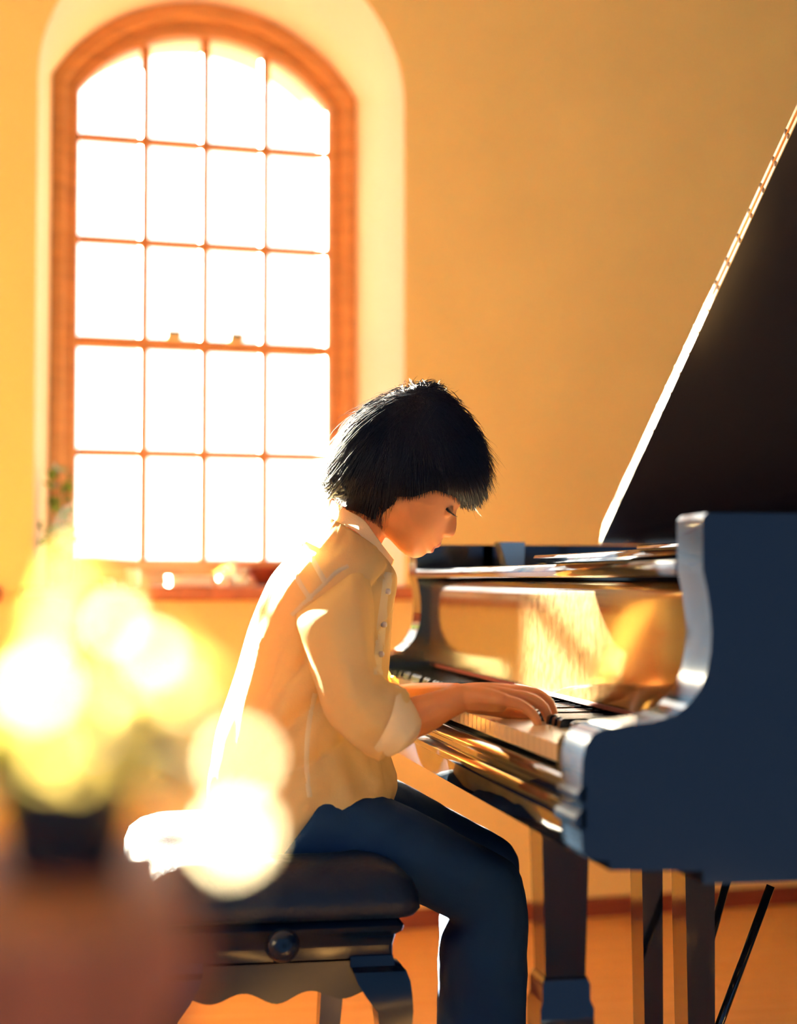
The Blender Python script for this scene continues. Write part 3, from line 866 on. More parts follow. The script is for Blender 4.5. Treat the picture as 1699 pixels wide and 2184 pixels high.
def remeshed(name, mb, voxel, material, parent, smooth_it=2, **kw):
    me = bpy.data.meshes.new(name + '_raw')
    me.from_pydata([tuple(p) for p in mb.v], [], mb.f); me.validate(); me.update()
    fix_normals(me)
    tmp = bpy.data.objects.new(name + '_raw', me); COL.objects.link(tmp)
    md = tmp.modifiers.new('remesh', 'REMESH'); md.mode = 'VOXEL'; md.voxel_size = voxel; md.use_smooth_shade = True
    if smooth_it:
        sm = tmp.modifiers.new('smooth', 'SMOOTH'); sm.factor = 0.5; sm.iterations = smooth_it
    dg = bpy.context.evaluated_depsgraph_get(); dg.update()
    res = bpy.data.meshes.new_from_object(tmp.evaluated_get(dg))
    bpy.data.objects.remove(tmp); bpy.data.meshes.remove(me)
    res.name = name
    off = parent_world(parent)
    res.transform(Matrix.Translation(-off))
    res.materials.clear(); res.materials.append(material)
    res.polygons.foreach_set('use_smooth', np.ones(len(res.polygons), bool))
    return link(name, res, None, parent, **kw)
body = remeshed('body', body_mb, 0.0017, M['skin'], boy, 1)
# lips: a second material on the mesh around the mouth
body.data.materials.append(M['lip'])
mouth = np.array(on_plane(927, 1171, HEAD, 0.0)) - np.array(boy.location)
co = np.empty(len(body.data.polygons) * 3, np.float32); body.data.polygons.foreach_get('center', co); co = co.reshape(-1, 3)
up_ = np.array([0.80, 0.0, 0.60]); alo = np.array([-0.60, 0.0, 0.80])
rel = co - mouth
dl = np.stack([rel @ alo / 0.0050, rel @ HEAD[1] / 0.017, rel @ up_ / 0.020], 1)
idx = np.zeros(len(co), np.int32); idx[(dl ** 2).sum(1) < 1.0] = 1
body.data.polygons.foreach_set('material_index', idx)

# lashes: dark curved fringe along each lowered lid
for s in (-1, 1):
    m = MB()
    line = [on_plane(945, 1082, HEAD, s * 0.0415), on_plane(952, 1091, HEAD, s * 0.0412), on_plane(959, 1096, HEAD, s * 0.0365), on_plane(964, 1097, HEAD, s * 0.0280)]
    c = catmull(line, 26)
    m.tube(list(c), list(np.interp(np.linspace(0, 1, 26), [0, .35, .75, 1], [0.0005, 0.0013, 0.0012, 0.0004])), 6)
    for k in range(1, 26):
        p = c[k]; tip = p + np.array([0.0066, 0, -0.0016 - 0.0030 * k / 26]) + HEAD[1] * s * 0.002
        midp = (p + tip) / 2 + np.array([0.0004, 0, -0.0014])
        m.tube([p, midp, tip], [0.0006, 0.0004, 0.0001], 4)
    m.build('eyelashes', M['lash'], boy, smooth=True)

# ---- hair -----------------------------------------------------------------
hair_outline = [(681, 1044), (692, 1020), (700, 985), (716, 946), (747, 901), (790, 868), (840, 840), (885, 825), (917, 820), (943, 828), (975, 862), (1004, 900), (1030, 942), (1045, 987), (1050, 1019), (1043, 1054), (1024, 1076), (1004, 1084), (985, 1078)]
hair_hem = [(972, 1068), (950, 1060), (927, 1054), (905, 1060), (880, 1068), (860, 1068), (846, 1066), (836, 1069), (828, 1079), (823, 1091), (829, 1107), (823, 1123), (813, 1131), (794, 1124), (775, 1111), (742, 1104), (722, 1074), (700, 1052)]
hair_poly = hair_outline + hair_hem
HH = np.array([878.0, 985.0])
def r_hair(a):
    return np.interp(a, HAIR_TH, HAIR_R, period=2 * math.pi)
_pts = np.array(hair_outline + [(970, 1100), (900, 1150), (820, 1142), (765, 1128), (728, 1098)], float) - HH
_d = []
for i in range(len(_pts)):
    a_, b_ = _pts[i], _pts[(i + 1) % len(_pts)]
    for k in range(16): _d.append(a_ + (b_ - a_) * k / 16)
_d = np.array(_d); _th = np.arctan2(_d[:, 1], _d[:, 0]); _o = np.argsort(_th)
HAIR_TH, HAIR_R = _th[_o], np.hypot(_d[:, 0], _d[:, 1])[_o]
HAIR_W = 0.084
def hair_surface(x, y, side, lift=0.0):
    """point of the hair helmet over a pixel on the near (-1) or far (+1) side"""
    q = np.array([x, y]) - HH; rho = np.hypot(*q); th = math.atan2(q[1], q[0])
    R = r_hair(th); k = min(rho / R, 1.0)
    h = math.sqrt(max(0.0, 1 - k ** 2.6))
    w = HAIR_W * (1.0 - 0.30 * min(max((y - 1050) / 80.0, 0), 1))
    p = on_plane(x, y, HEAD, side * (w * h + lift * h))
    if lift and rho > 1:
        e = on_plane(HH[0] + q[0] * (1 + lift * (1 - h) / (PX * rho)), HH[1] + q[1] * (1 + lift * (1 - h) / (PX * rho)), HEAD, 0) - on_plane(x, y, HEAD, 0)
        p = p + e
    return p
def in_poly(x, y, poly):
    c = False; j = len(poly) - 1
    for i in range(len(poly)):
        (xi, yi), (xj, yj) = poly[i], poly[j]
        if (yi > y) != (yj > y) and x < (xj - xi) * (y - yi) / (yj - yi) + xi: c = not c
        j = i
    return c
# under layer: a closed cap just inside the strands
cap = MB()
shrunk = [tuple(HH + (np.array(p) - HH) * 0.975) for p in catmull(hair_poly + [hair_poly[0]], 150)[:-1]]
n = len(shrunk)
crown = np.array([868.0, 905.0])
for s in (-1, 1):
    rings = []
    for t in np.linspace(0.02, 1.0, 22):
        rings.append([hair_surface(*(crown + (np.array(p) - crown) * t), s, -0.004) for p in shrunk])
    cap.loft(rings, True, False)
inner = []
for s, t in ((-1, 1.0), (-1, 0.97), (1, 0.97), (1, 1.0)):
    inner.append([hair_surface(*(crown + (np.array(p) - crown) * t), s, -0.004) for p in shrunk])
hair_cap = cap.build('hair', M['hair'], boy, smooth=True)
hair_cap.data.update()
# strands
def strand_set(n_str, seed, lift_lo, lift_hi, width, fly=False):
    r_ = np.random.default_rng(seed)
    V, Fq = [], []
    outline = np.array(catmull(hair_poly + [hair_poly[0]], 400)[:-1])
    SEG = 11
    k = 0
    while k < n_str:
        s = -1 if r_.random() < 0.62 else 1
        end = outline[r_.integers(len(outline))] + r_.normal(0, 4, 2)
        c0 = np.array([884.0, 842.0]) + r_.normal(0, 1, 2) * np.array([26, 8])
        # the sides start further down the parting so every strand runs down and outwards
        if end[1] < 960 and not fly:
            a_ = r_.random(); c0 = c0 * (1 - a_ * .5) + end * a_ * .5
        ctrl = (c0 + end) / 2 + np.array([(end[0] - c0[0]) * 0.16, -abs(end[0] - c0[0]) * 0.12]) + r_.normal(0, 6, 2)
        t0 = r_.random() * 0.55
        lift = lift_lo + (lift_hi - lift_lo) * r_.random()
        pts = []
        wob = r_.normal(0, 1, 2); ph = r_.random() * 6
        for q in range(SEG):
            t = t0 + (1 - t0) * q / (SEG - 1)
            p = (1 - t) ** 2 * c0 + 2 * t * (1 - t) * ctrl + t * t * end
            p = p + wob * 2.2 * math.sin(3 * t + ph)
            lf = lift * (0.15 + 0.85 * t) - 0.001 * (1 - t) if not fly else lift * (t - t0) / (1 - t0) * (1.0 + 0.3 * math.sin(5 * t + ph))
            pt = hair_surface(p[0], p[1], s, lf)
            # ends kick outwards at the nape
            if end[0] < 740 and end[1] > 1010 and t > 0.7:
                pt = pt + np.array([-0.010, 0, 0.004]) * ((t - 0.7) / 0.3) ** 2 * r_.random()
            pts.append(pt)
        pts = np.array(pts)
        tang = np.gradient(pts, axis=0); tang /= np.linalg.norm(tang, axis=1)[:, None] + 1e-9
        a_ = np.cross(tang, np.array([0.3, 0.8, 0.5])); a_ /= np.linalg.norm(a_, axis=1)[:, None] + 1e-9
        b_ = np.cross(tang, a_)
        w_ = width * (0.6 + 0.8 * r_.random()) * np.interp(np.linspace(0, 1, SEG), [0, 0.2, 0.75, 1], [0.5, 1, 0.9, 0.12])
        base = len(V) * 3 * SEG
        ring = np.stack([pts + (math.cos(g) * a_ + math.sin(g) * b_) * w_[:, None] for g in (0, 2.094, 4.189)], 1).reshape(-1, 3)
        V.append(ring)
        for q in range(SEG - 1):
            for j in range(3):
                A_ = base + q * 3 + j; B_ = base + q * 3 + (j + 1) % 3
                Fq.append((A_, B_, B_ + 3, A_ + 3))
        k += 1
    return np.concatenate(V), np.array(Fq)
V, Fq = strand_set(4200, 3, -0.0015, 0.0035, 0.00045)
obj_np('hair_strands', V, Fq, M['hair'], hair_cap, kind='stuff')
V, Fq = strand_set(420, 5, 0.004, 0.013, 0.00022, True)
obj_np('flyaway_strands', V, Fq, M['hair'], hair_cap, kind='stuff')
# flicked locks at the nape
lk = MB()
for k in range(26):
    a_ = random.random(); sd = -1 if k % 3 else 1
    x0, y0 = 715 + 30 * random.random(), 1000 + 60 * random.random()
    x1, y1 = 682 + 26 * random.random(), 1022 + 34 * a_
    p0 = hair_surface(x0, y0, sd, 0); p2 = on_plane(x1, y1, HEAD, sd * (0.008 + 0.03 * random.random())); p1 = (p0 + p2) / 2 + np.array([0, 0, -0.007])
    c = catmull([p0, p1, p2], 9)
    lk.tube(list(c), list(np.interp(np.linspace(0, 1, 9), [0, .4, 1], [0.0035, 0.003, 0.0004])), 6)
lk.build('hair_lock', M['hair'], hair_cap, smooth=True)
# fine locks along the edge of the fringe and over the cheek
lk = MB()
r_l = random.Random(12)
edge = catmull([(1040, 1066), (1022, 1083), (1004, 1090), (985, 1084), (972, 1074), (950, 1066), (927, 1060), (905, 1066), (880, 1074), (860, 1072), (842, 1070)], 70)
for (x1, y1) in edge:
    x1 += r_l.uniform(-3, 3); y1 += r_l.uniform(-7, 3); dx = (x1 - 884) * 0.16
    for sd in (-1, 1):
        p0 = hair_surface(x1 - dx, y1 - 58, sd, -0.002); p2 = hair_surface(x1, y1, sd, 0.0006); p1 = hair_surface(x1 - dx * .35, y1 - 28, sd, 0.0008)
        c = catmull([p0, p1, p2], 7); r0 = r_l.uniform(0.0008, 0.0017)
        lk.tube(list(c), list(np.interp(np.linspace(0, 1, 7), [0, .5, 1], [r0, r0, 0.0002])), 5)
lk.build('hair_lock', M['hair'], hair_cap, smooth=True)

# ---- trousers -------------------------------------------------------------
tr = MB()
for st in LEGS:
    S = [np.concatenate([np.array(a), np.array(b), [w]]) for (a, b), w in zip(st, hw)]
    C = catmull(S, 60)
    rings = []
    for i, c in enumerate(C):
        r = ring_pair(c[:3], c[3:6], SIDE, c[6], 28, 0.94)
        # folds behind the knee and over the lap
        rr = []
        for k, p in enumerate(r):
            d = 0.0035 * noise.noise(Vector(p) * 22.0) + 0.0016 * noise.noise(Vector(p) * 60.0)
            cen = (c[:3] + c[3:6]) / 2; nn = np.array(p) - cen; nn /= np.linalg.norm(nn)
            rr.append(np.array(p) + nn * d)
        rings.append(rr)
    tr.loft(rings)
# seat and hips
hips = [((478, 1700), (800, 1690), 0.148), ((488, 1760), (812, 1715), 0.152), ((520, 1815), (800, 1760), 0.150), ((560, 1850), (780, 1810), 0.140)]
tr.loft([ring_pair(on_plane(*a, BODY), on_plane(*b, BODY), BODY[1], w, 28) for a, b, w in hips])
trousers = remeshed('trousers', tr, 0.0040, M['denim'], boy, 3)
# side seam of the near leg
# ---- shoes ------------------------------------------------------------------
for st in LEGS:
    a, b = st[-1]; cx, cy = (a[0] + b[0]) / 2, a[1]
    rings = []
    for x, w, h in ((-0.055, 0.018, 0.035), (-0.045, 0.030, 0.062), (0.0, 0.035, 0.075), (0.05, 0.037, 0.060), (0.10, 0.040, 0.042), (0.14, 0.034, 0.034), (0.165, 0.018, 0.024)):
        rings.append([(cx + x, cy + w * math.cos(t), 0.012 + h / 2 + h / 2 * math.sin(t)) for t in np.linspace(0, 2 * math.pi, 16, endpoint=False)])
    sh = MB(); sh.loft(rings); so = sh.build('shoe', M['shoe'], boy, smooth=True)
    MB().prism([(cx - .055, cy - .028), (cx - .02, cy - .036), (cx + .09, cy - .041), (cx + .15, cy - .030), (cx + .17, cy), (cx + .15, cy + .030), (cx + .09, cy + .041), (cx - .02, cy + .036), (cx - .055, cy + .028)], 'z', 0.001, 0.016).build('sole', M['bench_wood'], so)

# ---- shirt --------------------------------------------------------------------
from mathutils.bvhtree import BVHTree
NT, NS = 120, 90
S = [np.concatenate([on_plane(*b, BODY), on_plane(*fr, BODY), [w]]) for b, fr, w in torso_st]
C = catmull(S, 200)
def torso_at(s, th):
    i = min(max(s, 0), 1) * 199; i0 = min(int(i), 198); c = C[i0] + (C[i0 + 1] - C[i0]) * (i - i0)
    A, B, w = c[:3], c[3:6], c[6]
    cen = (A + B) / 2; a_ = (B - A) / 2
    ct, st_ = math.cos(th), math.sin(th)
    p = cen + a_ * math.copysign(abs(ct) ** 0.92, ct) + BODY[1] * w * math.copysign(abs(st_) ** 0.92, st_)
    n_ = a_ / np.linalg.norm(a_) * ct + BODY[1] * st_
    # drape: long soft folds from the shoulder and gathers at the waist
    u = th * 3.2; 
    f1 = noise.noise(Vector((u * 1.1 + s * 2.0, s * 2.2, 3.1)))
    f2 = noise.noise(Vector((u * 0.8 - s * 5.0, s * 5.0 + u * 0.7, 7.7)))
    f3 = noise.noise(Vector((u * 2.5, s * 9.0, 1.7)))
    sidef = abs(st_) ** 0.7
    f4 = 1 - 2 * abs(noise.noise(Vector((u * 0.75 + s * 3.4, s * 1.6 - u * 0.35, 11.3))))
    f5 = 1 - 2 * abs(noise.noise(Vector((u * 0.9 - s * 4.0, s * 3.0 + u * 0.5, 17.9))))
    d = (0.0060 * f1 + 0.0050 * f2 * min(1, s * 1.6) + 0.0024 * f3 + 0.0060 * f4 * min(1, s * 2) + 0.0055 * f5 * min(1, s * 1.5)) * (0.20 + 0.80 * sidef)
    # belly fold running from the armpit to the back of the waist
    aw = abs(th if th <= math.pi else th - 2 * math.pi)
    fold = (0.016 * math.exp(-(((s - 0.52) - 0.20 * (aw - 1.3)) / 0.030) ** 2) + 0.010 * math.exp(-(((s - 0.66) - 0.12 * (aw - 1.3)) / 0.022) ** 2) + 0.009 * math.exp(-(((s - 0.40) - 0.34 * (aw - 1.5)) / 0.026) ** 2)) * sidef
    return p + n_ * (d - fold)
rows = []
for i in range(NS):
    row = []
    for k in range(NT):
        th = 2 * math.pi * k / NT
        a_ = th if th <= math.pi else th - 2 * math.pi
        send = 1.0 - 0.17 * math.exp(-((abs(a_) - 0.95) / 0.50) ** 2)
        row.append(torso_at(0.02 + (send - 0.02) * i / (NS - 1), th))
    rows.append(row)
sb_ = MB(); sb_.loft(rows, False, False)
shirt = sb_.build('shirt', M['shirt'], boy, smooth=True)

def sleeve(st, name, n=40, ns=56, seed=0.0):
    S = [np.concatenate([a, b, [w]]) for a, b, w in st]
    C = catmull(S, ns); rings = []
    for i, c in enumerate(C):
        A, B, w = c[:3], c[3:6], c[6]; cen = (A + B) / 2; a_ = (B - A) / 2; ring = []
        s = i / (ns - 1)
        for k in range(n):
            th = 2 * math.pi * k / n
            nn = a_ / np.linalg.norm(a_) * math.cos(th) + SIDE * math.sin(th)
            f1 = noise.noise(Vector((th * 2.0 + seed, s * 1.8, 2.2))); f2 = noise.noise(Vector((th * 1.3 - s * 6, s * 7 + seed, 5.1)))
            f3 = 1 - 2 * abs(noise.noise(Vector((th * 1.25 + seed, s * 1.1 + th * .2, 4.4)))); f4 = 1 - 2 * abs(noise.noise(Vector((th * 0.9 + s * 4 + seed, s * 4.5 - th * .6, 9.4))))
            d = 0.0045 * f1 * min(1, 4 * s) + 0.0040 * f2 * s + 0.0045 * f3 * min(1, 3 * s) + 0.0055 * f4 * max(0, s - .35) * 1.6
            ring.append(cen + a_ * math.cos(th) + SIDE * w * math.sin(th) + nn * d)
        rings.append(ring)
    m = MB(); m.loft(rings, False, False)
    return m.build(name, M['shirt'], shirt, smooth=True), rings
def SL(a, b, Ya, Yb, w): return (at_y(*a, Ya), at_y(*b, Yb), w)
right_st = [SL((668, 1268), (742, 1196), 2.125, 2.13, 0.040), SL((640, 1292), (758, 1202), 2.095, 2.10, 0.050), SL((626, 1318), (776, 1228), 2.055, 2.060, 0.058), SL((638, 1362), (789, 1290), 2.02, 2.02, 0.060), SL((662, 1436), (792, 1362), 2.00, 2.00, 0.059),
            SL((692, 1512), (797, 1430), 1.975, 1.98, 0.056), SL((738, 1578), (822, 1456), 1.965, 1.97, 0.053), SL((790, 1602), (846, 1468), 1.96, 1.965, 0.049), SL((816, 1606), (868, 1490), 1.955, 1.96, 0.046)]
s_r, rings_r = sleeve(right_st, 'sleeve', seed=1.0)
left_st = [(at_y(650, 1290, 2.34), at_y(762, 1215, 2.34), 0.052), (at_y(665, 1360, 2.385), at_y(800, 1290, 2.39), 0.058), (at_y(700, 1440, 2.40), at_y(812, 1370, 2.41), 0.057), (at_y(735, 1520, 2.41), at_y(826, 1440, 2.42), 0.052), (at_y(785, 1555, 2.41), at_y(838, 1450, 2.41), 0.050), (at_y(815, 1560, 2.37), at_y(846, 1466, 2.36), 0.046)]
s_l, rings_l = sleeve(left_st, 'sleeve', seed=9.0)
def cuff(st):
    S = [np.concatenate([a, b, [w]]) for a, b, w in st]
    C = catmull(S, 14); rings = []
    for c in C:
        cen = (c[:3] + c[3:6]) / 2; c[:3] = cen + (c[:3] - cen) * 1.07; c[3:6] = cen + (c[3:6] - cen) * 1.05; c[6] *= 1.10
    for i, c in enumerate(C):
        A, B, w = c[:3], c[3:6], c[6]; cen = (A + B) / 2; a_ = (B - A) / 2
        ring = []
        for k in range(40):
            th = 2 * math.pi * k / 40
            d = 0.0022 * noise.noise(Vector((th * 2.5, i * 0.35, 8.8)))
            ring.append(cen + a_ * (1 + d / 0.04) * math.cos(th) + SIDE * (w + d) * math.sin(th))
        rings.append(ring)
    # turn the edge inwards
    c = C[-1]; cen = (c[:3] + c[3:6]) / 2
    rings.append([cen + (p - cen) * 0.93 for p in rings[-1]])
    m = MB(); m.loft(rings, False, False)
    return m.build('cuff', M['seam'], shirt, smooth=True)
cuff([SL((788, 1592), (838, 1462), 1.958, 1.965, 0.050), SL((800, 1604), (856, 1474), 1.955, 1.96, 0.052), SL((822, 1609), (878, 1500), 1.952, 1.955, 0.050), SL((836, 1606), (889, 1520), 1.950, 1.953, 0.047), SL((866, 1588), (891, 1526), 1.950, 1.952, 0.040)])
cuff([(at_y(800, 1545, 2.39), at_y(830, 1446, 2.385), 0.048), (at_y(822, 1556, 2.36), at_y(842, 1454, 2.355), 0.048), (at_y(845, 1545, 2.34), at_y(852, 1470, 2.335), 0.044)])
# collar: a stand and a turned-down leaf
NCOL = 60
def collar_curve(back, side, front, wy, wf):
    """closed-open curve from the front opening round the back to the other front"""
    pts = []
    for s in (-1, 1):
        seq = [on_plane(*front, HEAD, s * wf), on_plane((front[0] + side[0]) / 2, (front[1] + side[1]) / 2, HEAD, s * wy * 0.86), on_plane(*side, HEAD, s * wy), on_plane((side[0] + back[0]) / 2 - 3, (side[1] + back[1]) / 2, HEAD, s * wy * 0.72), on_plane(*back, HEAD, 0)]
        pts += seq if s == -1 else seq[::-1][1:]
    return catmull(pts, NCOL)
cl = MB()
r0 = collar_curve((716, 1098), (770, 1140), (826, 1205), 0.060, 0.010)
r1 = collar_curve((711, 1068), (778, 1112), (836, 1190), 0.055, 0.012)
r1b = collar_curve((707, 1068), (776, 1112), (840, 1194), 0.059, 0.013)
r2 = collar_curve((703, 1082), (752, 1136), (836, 1204), 0.076, 0.034)
r3 = collar_curve((700, 1094), (738, 1146), (824, 1216), 0.088, 0.050)
cl.loft([list(r0), list(r1), list(r1b), list(r2), list(r3)], False, False, closed=False)
collar = cl.build('collar', M['seam'], shirt, smooth=True)
# stitched bands laid on the cloth
def surface_tree(objs):
    vs, fs = [], []
    for o in objs:
        n0 = len(vs); off = parent_world(o.parent) if o.parent else Vector((0, 0, 0))
        vs += [tuple(v_.co + off + o.location) for v_ in o.data.vertices]
        fs += [tuple(i + n0 for i in p.vertices) for p in o.data.polygons]
    return BVHTree.FromPolygons(vs, fs)
tree = surface_tree([shirt, s_r])
def band(pix, width_px, name='seam_band', material=None, lift=0.0012, n=None):
    c = catmull(pix, n or len(pix) * 8)
    t = np.gradient(c, axis=0); t /= np.linalg.norm(t, axis=1)[:, None]
    nrm = np.stack([-t[:, 1], t[:, 0]], 1)
    rows = []
    for q in (-0.5, -0.17, 0.17, 0.5):
        row = []
        for p in c + nrm * width_px * q:
            d = Vector(ray(p[0], p[1])).normalized()
            loc, no, i, dist = tree.ray_cast(Vector(CAM), d)
            if loc is None: loc = Vector(at_y(p[0], p[1], 2.06)); no = -d
            if no.dot(d) > 0: no = -no
            row.append(np.array(loc + no * (lift if abs(q) < 0.3 else lift * 0.35)))
        rows.append(row)
    m = MB(); m.loft(rows, False, False, closed=False)
    return m.build(name, material or M['seam'], shirt, smooth=True)
band([(642, 1152), (660, 1182), (678, 1215), (694, 1243)], 12)
band([(622, 1312), (655, 1280), (690, 1247), (715, 1222), (742, 1207)], 9)
band([(628, 1222), (640, 1245), (655, 1268), (664, 1280)], 11)
band([(672, 1478), (662, 1525), (655, 1580), (654, 1640), (660, 1700)], 11, 'side_seam')
band([(828, 1222), (820, 1280), (812, 1340), (808, 1400), (806, 1440)], 20, 'placket')
for (x, y) in ((824, 1262), (816, 1330), (810, 1395)):
    d = Vector(ray(x, y)).normalized(); loc, no, i, dist = tree.ray_cast(Vector(CAM), d)
    if loc is not None:
        if no.dot(d) > 0: no = -no
        ball_m = MB(); ball(ball_m, np.array(loc + no * 0.002), 0.0045, 12, (1, 1, 1)); ball_m.build('button', M['button'], shirt, smooth=True)
md = shirt.modifiers.new('hem', 'SOLIDIFY'); md.thickness = 0.0009; md.offset = 0

# ================================================================== things on the window sill
SILL_Z = 0.905
def sill_pt(px, py, v):
    d = ray(px, py); p0 = np.array(W0) + WN * v
    t = np.dot(p0 - CAM, WN) / np.dot(d, WN); q = CAM + d * t
    return np.array([q[0], q[1], SILL_Z])
def on_sill(name, px, v, label, cat, build):
    p = sill_pt(px, 1250, v)
    o = thing(name, tuple(p), label, cat); build(o, p); return o
def leaf_mesh(length, width, curl=0.25, cup=0.15, n=7):
    """leaf along +x, tip curling down; 3 columns of quads"""
    vs, fs = [], []
    for i in range(n + 1):
        t = i / n; w = width * math.sin(math.pi * min(max(t * 0.94 + 0.04, 0), 1)) ** 0.8
        x = length * t; z = -curl * length * t * t
        for k in (-1, -0.5, 0, 0.5, 1): vs.append((x, k * w * 0.5, z + cup * w * abs(k)))
    for i in range(n):
        for k in range(4):
            a = i * 5 + k; fs.append((a, a + 1, a + 6, a + 5))
    return vs, fs
def place(vs, pos, direction, roll=0.0, up=(0, 0, 1)):
    d = Vector(direction).normalized(); y = Vector(up).cross(d)
    if y.length < 1e-4: y = Vector((0, 1, 0))
    y.normalize(); z = d.cross(y)
    R = Matrix((d, y, z)).transposed() @ Matrix.Rotation(roll, 3, 'X')
    return [tuple(Vector(pos) + R @ Vector(v)) for v in vs]

def b_ivy(o, p):
    MB().lathe([(0.0, 0.0), (0.024, 0.0), (0.030, 0.02), (0.034, 0.06), (0.030, 0.062), (0.028, 0.05), (0.0, 0.05)], p, 20).build('pot', M['clay'], o, auto=40)
    r_ = random.Random(4)
    for k in range(9):
        a = r_.uniform(-0.5, 3.6); h = r_.uniform(0.10, 0.30); out_ = r_.uniform(0.01, 0.13)
        if k < 4: a = r_.uniform(1.5, 3.5); out_ *= 0.35; h = r_.uniform(0.18, 0.30)
        tip = p + np.array([math.cos(a) * out_, -0.02 * r_.random(), 0.05 + h])
        c = catmull([p + np.array([0, 0, 0.05]), (p + tip) / 2 + np.array([0, 0, 0.04]), tip], 9)
        MB().tube(list(c), list(np.linspace(0.0022, 0.0010, 9)), 6).build('stem', M['stem'], o, smooth=True)
        for i in range(2, 9):
            L = r_.uniform(0.022, 0.036); vs, fs = leaf_mesh(L, L * 0.8)
            d = (r_.uniform(-1, 1), r_.uniform(-1, 0.4), r_.uniform(-0.4, 0.6))
            obj('leaf', place(vs, c[i], d, r_.uniform(-1, 1)), fs, M['leaf_dark'], o, True)
on_sill('potted_ivy', 138, 0.10, 'leafy green plant in a red pot at the left end of the window sill', 'plant', b_ivy)
def b_candle(o, p):
    MB().lathe([(0.0, 0.0), (0.017, 0.0), (0.018, 0.004), (0.018, 0.040), (0.015, 0.043), (0.003, 0.040), (0.0, 0.040)], p, 20).build('wax_body', M['wax'], o, auto=40)
    MB().tube([p + np.array([0, 0, 0.038]), p + np.array([0.001, 0, 0.050])], 0.0008, 6).build('wick', M['lash'], o)
on_sill('pillar_candle', 283, 0.04, 'short white pillar candle on the sill behind the yellow flowers', 'candle', b_candle)
def b_tea(o, p):
    MB().lathe([(0.0, 0.0), (0.016, 0.0), (0.018, 0.006), (0.018, 0.018), (0.016, 0.018), (0.015, 0.012), (0.0, 0.012)], p, 20).build('cup', M['china'], o, auto=40)
    MB().tube([p + np.array([0, 0, 0.011]), p + np.array([0.001, 0, 0.020])], 0.0008, 6).build('wick', M['lash'], o)
on_sill('tealight', 228, 0.03, 'low white tealight on the sill left of the pillar candle', 'candle', b_tea)
def b_book(o, p):
    def S(a, b_, z): q = p + WU * a + WN * b_; return (q[0], q[1], SILL_Z + z)
    def slab(nm, a0, a1, b0, b1, z0, z1, m_):
        b = MB(); b.box(a0, a1, b0, b1, z0, z1, 0.001, 1); MB().add([S(*v_) for v_ in b.v], b.f).build(nm, m_, o)
    slab('cover', -0.056, 0.056, -0.03, 0.045, 0.0, 0.003, M['paper']); slab('pages', -0.054, 0.053, -0.028, 0.043, 0.003, 0.023, M['china']); slab('cover', -0.056, 0.056, -0.03, 0.045, 0.023, 0.026, M['paper'])
on_sill('book', 405, 0.02, 'white book lying flat on the window sill', 'book', b_book)
def b_ball(o, p):
    m = MB(); ball(m, p + np.array([0, 0, 0.0135]), 0.0135, 18); m.build('ball', M['china'], o, smooth=True)
    MB().tube([p + np.array([0, 0, 0.026]), p + np.array([0.002, 0, 0.032])], 0.0012, 6).build('loop', M['brass'], o)
on_sill('ornament', 475, 0.0, 'small round white ornament between the book and the glass jar', 'ornament', b_ball)
def b_jar(h, r):
    def f_(o, p):
        MB().lathe([(0.0, 0.001), (r, 0.001), (r, h * 0.85), (r * 0.8, h * 0.95), (r * 0.82, h), (r * 0.76, h), (r * 0.74, h * 0.94), (r * 0.92, h * 0.84), (r * 0.92, 0.006), (0.0, 0.006)], p, 20).build('glass_body', M['clear'], o, smooth=True)
        MB().lathe([(0.0, 0.007), (r * 0.88, 0.007), (r * 0.88, h * 0.5), (0.0, h * 0.5)], p, 20).build('candle_wax', M['wax'], o, auto=40)
    return f_
on_sill('glass_jar', 515, 0.03, 'clear glass jar with white wax, beside the white ornament', 'jar', b_jar(0.050, 0.018))
on_sill('glass_jar', 497, 0.15, 'taller clear glass jar at the back of the sill below the panes', 'jar', b_jar(0.11, 0.016))
def b_sprout(o, p):
    MB().lathe([(0.0, 0.0), (0.016, 0.0), (0.021, 0.032), (0.019, 0.033), (0.017, 0.026), (0.0, 0.026)], p, 18).build('pot', M['china'], o, auto=40)
    r_ = random.Random(9)
    for k in range(16):
        L = r_.uniform(0.02, 0.034); vs, fs = leaf_mesh(L, L * 0.7)
        d = (math.cos(k * 2.4), math.sin(k * 2.4), r_.uniform(0.2, 1.6))
        obj('leaf', place(vs, p + np.array([0, 0, 0.027 + 0.016 * r_.random()]), d, r_.uniform(-.6, .6)), fs, M['leaf_dark'], o, True)
on_sill('potted_seedling', 478, 0.12, 'small green seedling in a white pot on the sill', 'plant', b_sprout)
def b_bowl(o, p):
    MB().lathe([(0.0, 0.0), (0.024, 0.0), (0.026, 0.006), (0.044, 0.030), (0.050, 0.050), (0.047, 0.050), (0.040, 0.031), (0.022, 0.010), (0.0, 0.010)], p, 24).build('bowl_body', M['clay'], o, auto=40)
    MB().lathe([(0.022, 0.0), (0.028, 0.0), (0.027, 0.005), (0.022, 0.005)], p, 24).build('foot_ring', M['clay'], o, auto=40)
on_sill('bowl', 566, 0.10, 'dark red bowl on the sill behind the back of the boy', 'bowl', b_bowl)

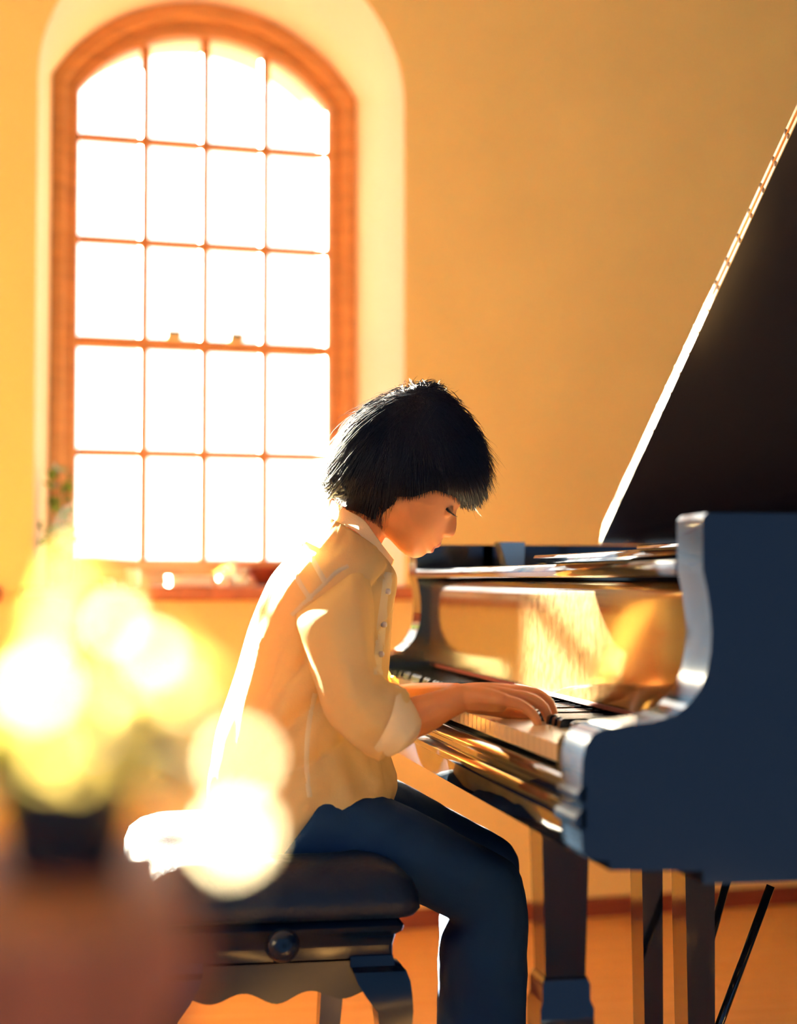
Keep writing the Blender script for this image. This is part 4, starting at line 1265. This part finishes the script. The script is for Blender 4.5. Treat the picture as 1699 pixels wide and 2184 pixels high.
# ================================================================== foreground table and flowers
TZ = 0.835
table = thing('side_table', (-0.22, 0.48, 0.0), 'mahogany side table in the blurred lower left foreground', 'table')
MB().box(-0.47, 0.026, 0.405, 0.560, TZ - 0.018, TZ, 0.004, 2).build('table_top', M['table'], table, auto=40)
MB().box(-0.465, 0.021, 0.410, 0.555, TZ - 0.140, TZ - 0.018, 0.002, 1).build('apron', M['table'], table)
for x in (-0.45, 0.006):
    for y in (0.425, 0.540):
        MB().loft([[(x - s, y - s, z), (x + s, y - s, z), (x + s, y + s, z), (x - s, y + s, z)] for s, z in ((0.014, TZ - 0.13), (0.014, TZ - 0.20), (0.010, 0.0))]).build('leg', M['table'], table)
FD = 0.475
pc = at_d(140, 1800, FD); pc[2] = TZ
fl = thing('potted_primrose', tuple(pc), 'yellow flowering plant in a dark pot, strongly blurred in the left foreground', 'plant')
MB().lathe([(0.0, 0.0), (0.016, 0.0), (0.0175, 0.003), (0.021, 0.022), (0.023, 0.024), (0.023, 0.029), (0.020, 0.029), (0.0195, 0.023), (0.0, 0.023)], pc, 28).build('pot', M['pot'], fl, auto=40)
MB().lathe([(0.0, 0.0232), (0.019, 0.0232), (0.016, 0.026), (0.0, 0.027)], pc, 20).build('soil', M['soil'], fl, smooth=True)
r_ = random.Random(21)
crownp = pc + np.array([0, 0, 0.026])
def stem_to(q, r0=0.0010):
    c = catmull([crownp + np.array([r_.uniform(-.01, .01), r_.uniform(-.01, .01), 0]), (crownp + q) / 2 + np.array([0, 0, 0.012]), q], 8)
    MB().tube(list(c), r0, 5).build('stem', M['stem'], fl, smooth=True)
# leaves
for k in range(30):
    a = k * 2.4 + r_.uniform(-.3, .3); L = r_.uniform(0.022, 0.038)
    vs, fs = leaf_mesh(L, L * 0.42, 0.45, 0.12)
    d = (math.cos(a), math.sin(a) * 0.8, r_.uniform(0.15, 1.3))
    obj('leaf', place(vs, crownp + np.array([0.006 * math.cos(a), 0.006 * math.sin(a), 0.004 * r_.random()]), d, r_.uniform(-.5, .5)), fs, M['leaf'], fl, True)
# blossoms of five petals
pet_v, pet_f = leaf_mesh(0.0125, 0.0105, 0.1, 0.10, 5)
def blossom(q, facing, size=1.0, material=None):
    fv = Vector(facing).normalized()
    cm = MB(); ball(cm, q, 0.0022 * size, 10)
    c = cm.build('blossom', M['petal'], fl, smooth=True)
    sidev = fv.orthogonal().normalized(); o2 = fv.cross(sidev)
    for k in range(5):
        a = 2 * math.pi * k / 5
        d = sidev * math.cos(a) + o2 * math.sin(a) + fv * 0.35
        obj('petal', place([(v[0] * size, v[1] * size, v[2] * size) for v in pet_v], q, d, 0, fv), pet_f, material or M['petal'], c, True)
spots = [(150, 1150, .50), (165, 1215, .48), (205, 1270, .47), (140, 1290, .49), (250, 1320, .46), (190, 1350, .46), (300, 1370, .45), (240, 1400, .45), (340, 1420, .45), (170, 1430, .47), (290, 1450, .44), (225, 1480, .45), (130, 1500, .48), (60, 1560, .47), (30, 1640, .48), (280, 1540, .46), (390, 1470, .47), (350, 1500, .45), (440, 1560, .46), (110, 1420, .46), (400, 1620, .45), (200, 1570, .45), (260, 1600, .42), (330, 1630, .41), (420, 1690, .41), (150, 1610, .42), (50, 1510, .43), (270, 1500, .42), (360, 1560, .42)]
for (x, y, D) in spots:
    q = at_d(x, y, D); stem_to(q - np.array([0, 0, 0.001]))
    blossom(q, (r_.uniform(-.8, .3), r_.uniform(-.6, .8), r_.uniform(0.1, .9)), r_.uniform(0.6, 0.95))
# tiny cream blossoms added to make the bright blurred highlight discs
for (x, y, D, s) in ((514, 1625, .335, 0.19), (505, 1790, .33, 0.30), (496, 1880, .33, 0.13), (85, 1470, .345, 0.22), (400, 1500, .40, 0.22), (330, 1400, .42, 0.25), (250, 1330, .43, 0.22)):
    q = at_d(x, y, D); stem_to(q, 0.0004)
    blossom(q, (-0.45, 0.85, 0.3), s, M['glint_bud'])
